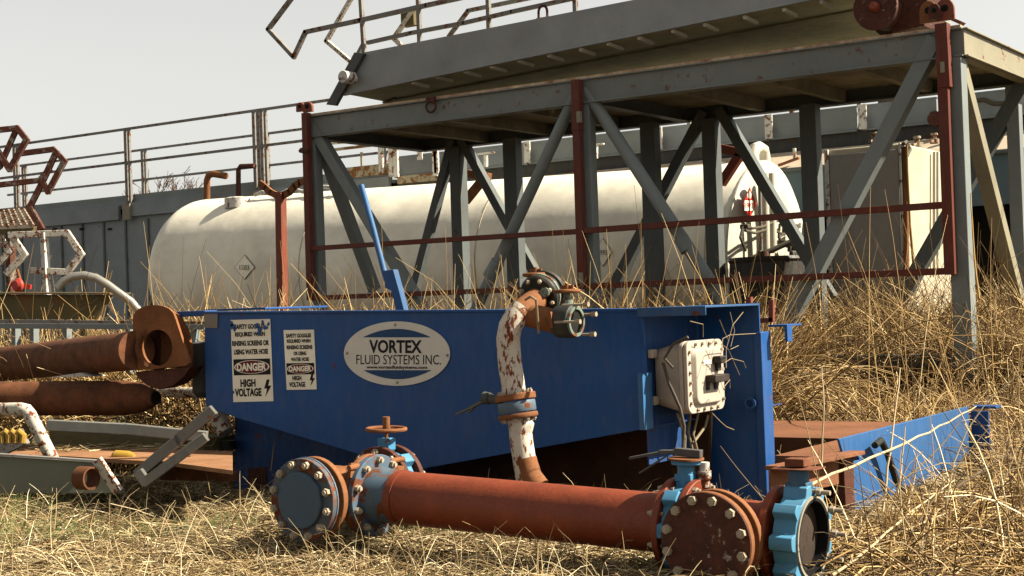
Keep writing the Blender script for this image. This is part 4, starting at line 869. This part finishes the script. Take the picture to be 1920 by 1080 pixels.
obj('edge_beam', MB().prism([D(300,874,7.9), D(430,886,7.9), D(430,903,7.9), D(300,900,7.9)], (0,.06,0)), RUSTM, dk)
gch = thing('grey_channel', D(90,890,7.6), 'grey green channel sill lying at the lower left in grass', 'beam')
obj('web', MB().prism([D(-60,852,7.6), D(182,868,7.6), D(232,925,7.6), D(-60,925,7.6)], (0,.02,0)), paint('channel_green', (.22,.235,.18), .06, 10), gch, .002)
obj('top_flange', MB().prism([D(-60,851,7.58), D(184,867,7.58), D(184,867,7.58)+vec(0,.035,0), D(-60,851,7.58)+vec(0,.035,0)], (0,0,.01)), GRAIL, gch)
obj('end_strap', MB().bar(D(182,862,7.5), D(222,922,7.5), .06, .02, (0,1,0)), CHIPW, gch)
tag(obj('pipe_stub', MB().ring(D(150,896,7.5), D(172,897,7.46), .06, .05, 24), RUSTM), 'short rust pipe stub at the end of the grey channel', 'pipe')
ylw = thing('yellow_strap', D(20,830,7.8), 'yellow ratchet strap coil on a dark block at lower left', 'strap')
obj('block', MB().bar(D(-20,850,7.8), D(45,818,7.8), .09, .09), GRAIL, ylw, .004)
for k in range(3): obj('strap_loop', MB().tube([D(4+13*k,830,7.7), D(2+13*k,815,7.7), D(10+13*k,809,7.7), D(18+13*k,816,7.7), D(16+13*k,830,7.7)], .018, 8), YEL, ylw)
tag(obj('brass_lump', MB().lathe(D(212,856,7.9), (1,.3,0), [(0,.02),(.02,.035),(.10,.03),(.13,.015)], 14), YEL), 'small yellow brass fitting on the rust deck', 'fitting')
tag(obj('rust_log_pipe', MB().cyl(D(300,735,9.6), D(440,738,9.2), .035, 14), CHIPW), 'thin rust and white pipe lying behind the tapered pipe', 'pipe')

# ================================================================== bare trees on the horizon
TW = flat('bare_twigs', (.13,.075,.045), .9)
def bare_tree(px, depth_, h):
    base = D(px, 605, depth_); base.z = 0; h *= 1.03; t_ = thing('bare_tree', base, '', 'tree', 'leafless trees on the horizon')
    tr = MB(); cr = MB()
    def grow(mb, p, d, L, r, lev):
        q = p + d*L; mb.tube([p, q], [max(r,.025), max(r*.6,.02)], 5, cap=False)
        if lev == 0: return
        for k in range(3 if lev < 3 else 4):
            e = (d + Vector((random.gauss(0,.5), random.gauss(0,.5), random.gauss(.12,.25)))).normalized(); grow(cr, p + d*L*random.uniform(.55,1), e, L*random.uniform(.55,.8), r*.55, lev-1)
    grow(tr, base, Vector((0,0,1)), h*.4, h*.02, 5)
    obj('trunk', tr, TW, t_, smooth=0); obj('crown', cr, TW, t_, smooth=0); return t_
for px, dd, h, lb in ((142,150,11.3,'small bare tree furthest left above the grey tank'),(188,140,12.2,'bare reddish tree above the grey tank, left of the rail post pair'),(219,145,11.4,'thin bare tree beside the reddish tree'),(268,120,12.6,'tallest bare tree showing between the rail posts'),(340,150,12.6,'small bare tree left of the rust pipe bend'),(362,150,12.0,'faint bare tree just behind the rust pipe bend')):
    bare_tree(px, dd, h)['label'] = lb

# ================================================================== dead grass, weeds and brush
def straw_mat(name, stops, rough=.75):
    m, t, b = newmat(name); g_ = nd(t, 'NewGeometry'); r_ = ramp(t, g_.outputs['Random Per Island'], stops); n_ = noise(t, 1.1, 4)
    c = mix(t, .45, r_.outputs[0], ramp(t, n_.outputs[0], [(.3, (.25,.25,.25)), (.7, (.75,.75,.75))]).outputs[0], 'OVERLAY')
    t.links.new(c, b.inputs['Base Color']); b.inputs['Roughness'].default_value = rough; b.inputs['Specular IOR Level'].default_value = .25
    return m
STRAW = straw_mat('straw', [(0,(.045,.026,.011)),(.28,(.13,.085,.036)),(.58,(.29,.21,.10)),(.84,(.47,.375,.205)),(1,(.66,.57,.39))])
TALL = straw_mat('tall_dead_grass', [(0,(.04,.021,.008)),(.32,(.13,.075,.025)),(.66,(.27,.17,.06)),(.90,(.42,.295,.13)),(1,(.58,.46,.26))])
GREEN = straw_mat('green_grass', [(0,(.04,.065,.016)),(.5,(.07,.11,.025)),(1,(.12,.15,.05))])
TWIG = straw_mat('brush', [(0,(.06,.04,.022)),(.35,(.16,.11,.055)),(.7,(.36,.27,.14)),(1,(.62,.52,.34))])
def blades(name, paths, width, mat, label, cat, taper=.35):
    """paths: array (n, m, 3); each becomes a thin three sided blade"""
    n, m, _ = paths.shape
    if isinstance(width, tuple): width = rng.uniform(*width, n)
    t_ = np.gradient(paths, axis=1); t_ /= np.linalg.norm(t_, axis=2, keepdims=True) + 1e-9
    ref = rng.normal(size=(n, 1, 3)); a_ = np.cross(t_, np.broadcast_to(ref, t_.shape)); a_ /= np.linalg.norm(a_, axis=2, keepdims=True) + 1e-9; b_ = np.cross(t_, a_)
    w_ = (np.asarray(width).reshape(-1, 1, 1) * np.ones((n, 1, 1))) * (1 - (1-taper)*np.linspace(0, 1, m)**1.5).reshape(1, m, 1) * .5
    P3 = np.stack([paths + a_*w_, paths + (-.5*a_ + .87*b_)*w_, paths + (-.5*a_ - .87*b_)*w_], axis=2)      # n,m,3,3
    vs_ = P3.reshape(-1, 3).astype(np.float32)
    base = (np.arange(n)*m*3)[:, None, None, None] + (np.arange(m-1)*3)[None, :, None, None]
    j = np.arange(3); q = np.stack([j, (j+1) % 3, (j+1) % 3 + 3, j + 3], axis=1)[None, None]
    f_ = (base + q).reshape(-1, 4).astype(np.int32)
    me = bpy.data.meshes.new(name); me.vertices.add(len(vs_)); me.vertices.foreach_set('co', vs_.ravel())
    me.loops.add(f_.size); me.loops.foreach_set('vertex_index', f_.ravel()); me.polygons.add(len(f_)); me.polygons.foreach_set('loop_start', np.arange(0, f_.size, 4, dtype=np.int32)); me.polygons.foreach_set('loop_total', np.full(len(f_), 4, dtype=np.int32))
    me.update(calc_edges=True); me.materials.append(mat); o = link(name, me); o['kind'] = 'stuff'; tag(o, label, cat); return o
def area(n, z0, z1, m0=-.46, m1=.46):        # even scatter over the wedge of ground in front of the camera
    z = np.sqrt(rng.uniform(z0*z0, z1*z1, n)); x = rng.uniform(m0, m1, n)*z
    return np.stack([R[0,0]*x + R[0,2]*z, R[1,0]*x + R[1,2]*z], 1)
RIGHT2 = np.array([R[0,0], R[1,0]]); FWD2 = np.array([R[0,2], R[1,2]]); FWD2 /= np.linalg.norm(FWD2); RIGHT2 /= np.linalg.norm(RIGHT2)
def inside(p, x0, x1, y0, y1): return (p[:,0] > x0) & (p[:,0] < x1) & (p[:,1] > y0) & (p[:,1] < y1)
def clear_of_things(p, deep=True):
    k = ~inside(p, -6.35, -3.30, 5.97, 7.6) & ~inside(p, -3.36, -2.98, 6.0, 6.62) & ~inside(p, -3.0, -2.5, 6.6, 8.5) & ~inside(p, -4.3, -3.0, 7.5, 8.65)
    if deep: k &= ~inside(p, -2.6, -2.05, 5.4, 7.9) & ~inside(p, -2.5, -1.72, 3.9, 4.95)
    return k
def HG(p): return .02*np.sin(p[:,0]*1.3+.4)*np.cos(p[:,1]*.9) + .012*np.sin(3.1*p[:,0]+2*p[:,1])
def lying(n, z0, z1, L, zmax, ang0, spread, m0=-.46, m1=.46, keep=None, k=5, wob=.10):
    p = area(n, z0, z1, m0, m1); p = p[clear_of_things(p, zmax > .06)]
    if keep is not None: p = p[keep(p)]
    n = len(p); an = rng.normal(ang0, spread, n); d = RIGHT2[None]*np.cos(an)[:,None] + FWD2[None]*np.sin(an)[:,None]
    L_ = rng.uniform(L[0], L[1], n)*rng.uniform(.5, 1, n); s = np.linspace(-.5, .5, k); perp = np.stack([-d[:,1], d[:,0]], 1)
    bend = rng.normal(0, wob, (n,1)); xy = p[:,None,:] + d[:,None,:]*(s[None,:,None]*L_[:,None,None]) + perp[:,None,:]*((s**2)[None,:,None]*bend[:,:,None]*L_[:,None,None]*4)
    z = HG(p)[:,None] + rng.beta(1.2, 3, (n,1))*zmax + np.maximum(-.02, rng.normal(0, .10, (n,1))*s[None,:]*L_[:,None]*2 + rng.normal(0,.06,(n,1))*(1-4*s[None,:]**2)*L_[:,None])
    return np.concatenate([xy, z[:,:,None]], 2)
def standing(p, L, lean, droop, k=6, curl=.0, dirn=None):
    n = len(p); an = rng.uniform(0, 2*np.pi, n) if dirn is None else rng.normal(dirn, .9, n)
    d = np.stack([np.cos(an), np.sin(an)], 1); L_ = L if hasattr(L, '__len__') else np.full(n, L)
    th = rng.normal(lean, lean*.6+.05, n)[:,None]; dr = rng.gamma(1.6, droop, n)[:,None]; s = np.linspace(0, 1, k)
    phi = th + dr*(s[None,:]**1.6); ds = (L_/(k-1))[:,None]
    side = rng.normal(0, curl, (n,1))*s[None,:]
    dx = np.sin(phi)*ds; dz = np.cos(phi)*ds; X = np.cumsum(np.concatenate([np.zeros((n,1)), dx[:,1:]], 1), 1); Zz = np.cumsum(np.concatenate([np.zeros((n,1)), dz[:,1:]], 1), 1)
    perp = np.stack([-d[:,1], d[:,0]], 1)
    xy = p[:,None,:] + d[:,None,:]*X[:,:,None] + perp[:,None,:]*(side*L_[:,None])[:,:,None]
    z = np.maximum(HG(p)[:,None] + Zz, .01)
    return np.concatenate([xy, z[:,:,None]], 2)
# 1 flattened straw in front
blades('straw_litter', lying(78000,3.6, 9.2, (.08,.36), .045, -.15, .6), (.002,.0042), STRAW, 'flattened pale straw covering the foreground ground', 'straw')
blades('long_straw', lying(2200, 3.6, 8.5, (.25,.7), .07, -.05, .5, wob=.05), (.003,.005), STRAW, 'long loose straw stems lying across the foreground', 'straw')
blades('broken_leaves', lying(26000, 3.6, 9.2, (.03,.13), .06, 0, 1.5, wob=.2, k=3), (.006,.013), straw_mat('broken_leaf', [(0,(.04,.022,.008)),(.5,(.14,.085,.035)),(.85,(.27,.19,.09)),(1,(.42,.33,.19))]), 'short broken brown leaf pieces matted among the straw', 'straw')
d_ = lying(240, 8.25, 8.8, (.1,.3), .01, 0, .9, -.40, -.215); d_[:,:,2] = np.maximum(d_[:,:,2], 0) + zd + .004; d_ = d_[(d_[:,0,1] < 6.0) | (d_[:,0,0] < -6.3)]
blades('straw_on_deck', d_, (.003,.006), STRAW, 'loose straw scattered over the orange rust deck', 'straw')
p = area(16000, 5.0, 8.3, -.42, .0); nz = np.sin(p[:,0]*2.1+1)*np.cos(p[:,1]*1.7)+rng.normal(0,.35,len(p)); p = p[(nz + np.where(((p @ RIGHT2)/(p @ FWD2) < -.18) & (p @ FWD2 > 6.6), .25, -.55) > .35) & clear_of_things(p)]
blades('green_grass', standing(p, rng.uniform(.05,.13,len(p)), .5, .4, 4), .0042, GREEN, 'short green grass growing through the straw', 'grass')
p = area(5200, 4.2, 8.6, -.45, .3); p = p[clear_of_things(p)]
blades('upright_stubble', standing(p, rng.uniform(.08,.28,len(p)), .5, .9, 5), .0038, STRAW, 'short bent dry stubble standing in the foreground', 'straw')
# 2 tall dead grass behind the skid and round the tower
p = area(60000, 8.6, 16.5, -.50, .50); p = p[clear_of_things(p)]
x_im = (p @ RIGHT2)/(p @ FWD2); zc = p @ FWD2
hgt = np.where(x_im > .15, .90, np.where(x_im < -.22, .70, .70))*(1 + .16*np.sin(p[:,0]*2.3)*np.sin(p[:,1]*1.9+.6))
hgt = np.where((p[:,1] < 11.86) & (p[:,0] > -6.8) & (x_im > .17), np.minimum(hgt, .36), hgt); hgt = np.where((zc < 9.6) & (x_im < -.05), hgt*.55, hgt); hgt = np.where((x_im > .17) & (p[:,0] > -4.2) & (zc < 11), hgt*np.clip((zc-7.2)/4.0, .25, 1), hgt)
kp = ~((x_im < -.17) & (zc < 9.9)); p, hgt = p[kp], hgt[kp]
blades('tall_dead_grass', standing(p, hgt*rng.uniform(.75,1.35,len(p)), .25, 1.35, 8, .35), (.007,.013), TALL, 'thick golden dead grass standing around the tower and tanks', 'grass')
p = area(42000, 8.8, 16, -.50, .50); p = p[clear_of_things(p)]; x_im = (p @ RIGHT2)/(p @ FWD2); zc = p @ FWD2
hh = np.where(x_im > .15, .95, .72)*np.where((x_im > .17) & (p[:,0] > -4.2) & (zc < 11), np.clip((zc-7.2)/4.0, .25, 1), 1); hh = np.where((p[:,1] < 11.86) & (p[:,0] > -6.8) & (x_im > .17), np.minimum(hh, .33), hh); kp = ~((x_im < -.17) & (zc < 9.9)); p, hh = p[kp], hh[kp]
blades('curled_dead_leaves', standing(p, hh*rng.uniform(.8,1.5,len(p)), .3, 2.6, 9, .5), (.007,.014), TALL, 'curled dead grass leaves filling the lower part of the grass', 'grass')
p = area(9000, 9.6, 12.6, -.36, .17); p = p[clear_of_things(p)]
blades('grass_fringe', standing(p, rng.uniform(.95,1.4,len(p))*(.88+.14*np.sin(p[:,0]*4.1)), .2, 1.5, 9, .4), (.007,.013), TALL, 'drooping dead grass forming a fringe just behind the blue skid', 'grass')
p = np.stack([rng.uniform(-4.5, -2.1, 260), rng.uniform(4.15, 4.72, 260)], 1)
blades('pipe_tufts', standing(p, rng.uniform(.06,.26,260), .4, 1.0, 7, .2), (.003,.005), STRAW, 'sparse dry stems growing up against the manifold pipe', 'straw')
p = area(2600, 4.8, 12, .17, .50); p = p[(p[:,0] > -2.2) & clear_of_things(p)]
blades('dark_twigs', standing(p, rng.uniform(.2,.8,len(p)), .9, .5, 7, .25), (.004,.010), TWIG, 'grey brown twigs tangled in the brush at the right', 'brush')
p = area(600, 9.0, 15.5, -.45, .5); p = p[clear_of_things(p)]; x_im = (p @ RIGHT2)/(p @ FWD2); kp = ~((x_im < -.17) & (p @ FWD2 < 9.9)); p = p[kp]
blades('seed_stalks', standing(p, rng.uniform(.9,1.75,len(p)), .12, .22, 6, .05), .007, TALL, 'thin tall dry seed stalks rising above the grass', 'grass')
# 3 tangle of brush at the right
kr = lambda p: (p[:,0] > -2.45) & ((p @ RIGHT2)/(p @ FWD2) > .20)
blades('flattened_brush', lying(26000, 4.2, 11.5, (.2,.75), .16, .75, .5, .14, .50, kr), (.004,.008), TALL, 'combed down dead grass and brush at the right', 'brush')
p = area(9000, 4.6, 12, .17, .50); p = p[kr(p) & clear_of_things(p)]
blades('brush_stems', standing(p, rng.uniform(.15,.55,len(p)), .75, .9, 6, .15), .0065, TALL, 'bent dead stems in the brush at the right', 'brush')

# loose sticks, tall stalks and a weed in the cabinet
STICK = straw_mat('pale_stick', [(0,(.30,.23,.13)),(1,(.42,.33,.20))]); DSTICK = straw_mat('dark_stick', [(0,(.05,.035,.02)),(1,(.10,.07,.04))])
def stick(pts, w, mat, label, cat='branch', name='fallen_branch', grp='sticks lying in the brush at the right'):
    P_ = [D(*p) for p in pts]; path = []
    for a_, b_ in zip(P_, P_[1:]):
        for k in range(4): path.append(a_.lerp(b_, k/4) + Vector((random.gauss(0,1), random.gauss(0,1), random.gauss(0,1)))*w*.15)
    path.append(P_[-1]); rs = [w*.5*(1-.6*i/(len(path)-1)) for i in range(len(path))]
    return tag(obj(name, MB().tube(path, rs, 7), mat, smooth=60), label, cat, grp)
stick([(1430,955,5.6),(1560,890,6.0),(1700,830,6.5),(1780,790,6.9),(1830,762,7.2)], .015,STICK, 'longest pale stick slanting up across the blue side beam')
stick([(1700,895,6.3),(1730,870,6.5),(1770,830,6.8),(1800,790,7.0)], .011, DSTICK, 'thin dark twig crossing just under the long pale stick')
stick([(1660,1010,5.4),(1720,985,5.7),(1830,940,6.0),(1930,925,6.2)], .010, STICK, 'pale stick lying low in front of the brush at the right edge')
stick([(1790,915,6.3),(1860,870,6.8),(1930,835,7.2)], .016, DSTICK, 'dark branch rising to the right edge behind the brush')
stick([(1560,1080,5.0),(1640,1020,5.2),(1720,950,5.6),(1790,900,6.0)], .012, STICK, 'bent pale stick right of the open blue valve')
stick([(1655,960,6.3),(1668,850,6.4),(1680,760,6.5),(1688,690,6.6)], .012, STICK, 'tall upright stalk in front of the blue side beam')
stick([(1680,955,6.2),(1690,880,6.3),(1697,800,6.35)], .011, STICK, 'shorter upright stalk beside the tall one before the blue beam')
stick([(1700,960,6.1),(1715,895,6.2),(1720,850,6.2)], .010, STICK, 'bent forked stalk right of the upright pair before the blue beam')
stick([(1540,875,5.9),(1545,760,5.9),(1541,690,6.0)], .008, STICK, 'thin stalk standing between the cap plate and the rust deck')
stick([(1835,560,9.2),(1826,470,9.3),(1820,362,9.4)], .016, straw_mat('ochre_stalk', [(0,(.30,.18,.05)),(1,(.34,.21,.06))]), 'thick ochre stalk leaning beside the right tower post')
DULL = straw_mat('dull_stem', [(0,(.14,.10,.055)),(1,(.22,.165,.095))])
wd = thing('dry_weed', vec(-3.05,6.45,.45), 'pale branching dead weed growing in the cabinet behind the switch box', 'weed')
for pts in ([(1352,668),(1362,635),(1372,628),(1425,625)], [(1362,690),(1368,655),(1376,610),(1400,585)], [(1371,650),(1380,620),(1375,585)], [(1373,640),(1362,615),(1350,600)], [(1358,645),(1372,655),(1383,680),(1392,703)], [(1360,680),(1375,672),(1395,678),(1399,690)], [(1340,775),(1355,790),(1368,800),(1377,806)], [(1300,602),(1322,608),(1324,632)], [(1360,725),(1372,712),(1374,728)], [(1372,655),(1385,648)]):
    obj('stem', MB().tube([U(x, y, -3.0) + vec(-.02*random.random(),0,0) for x, y in pts], .0018, 6), DULL, wd)
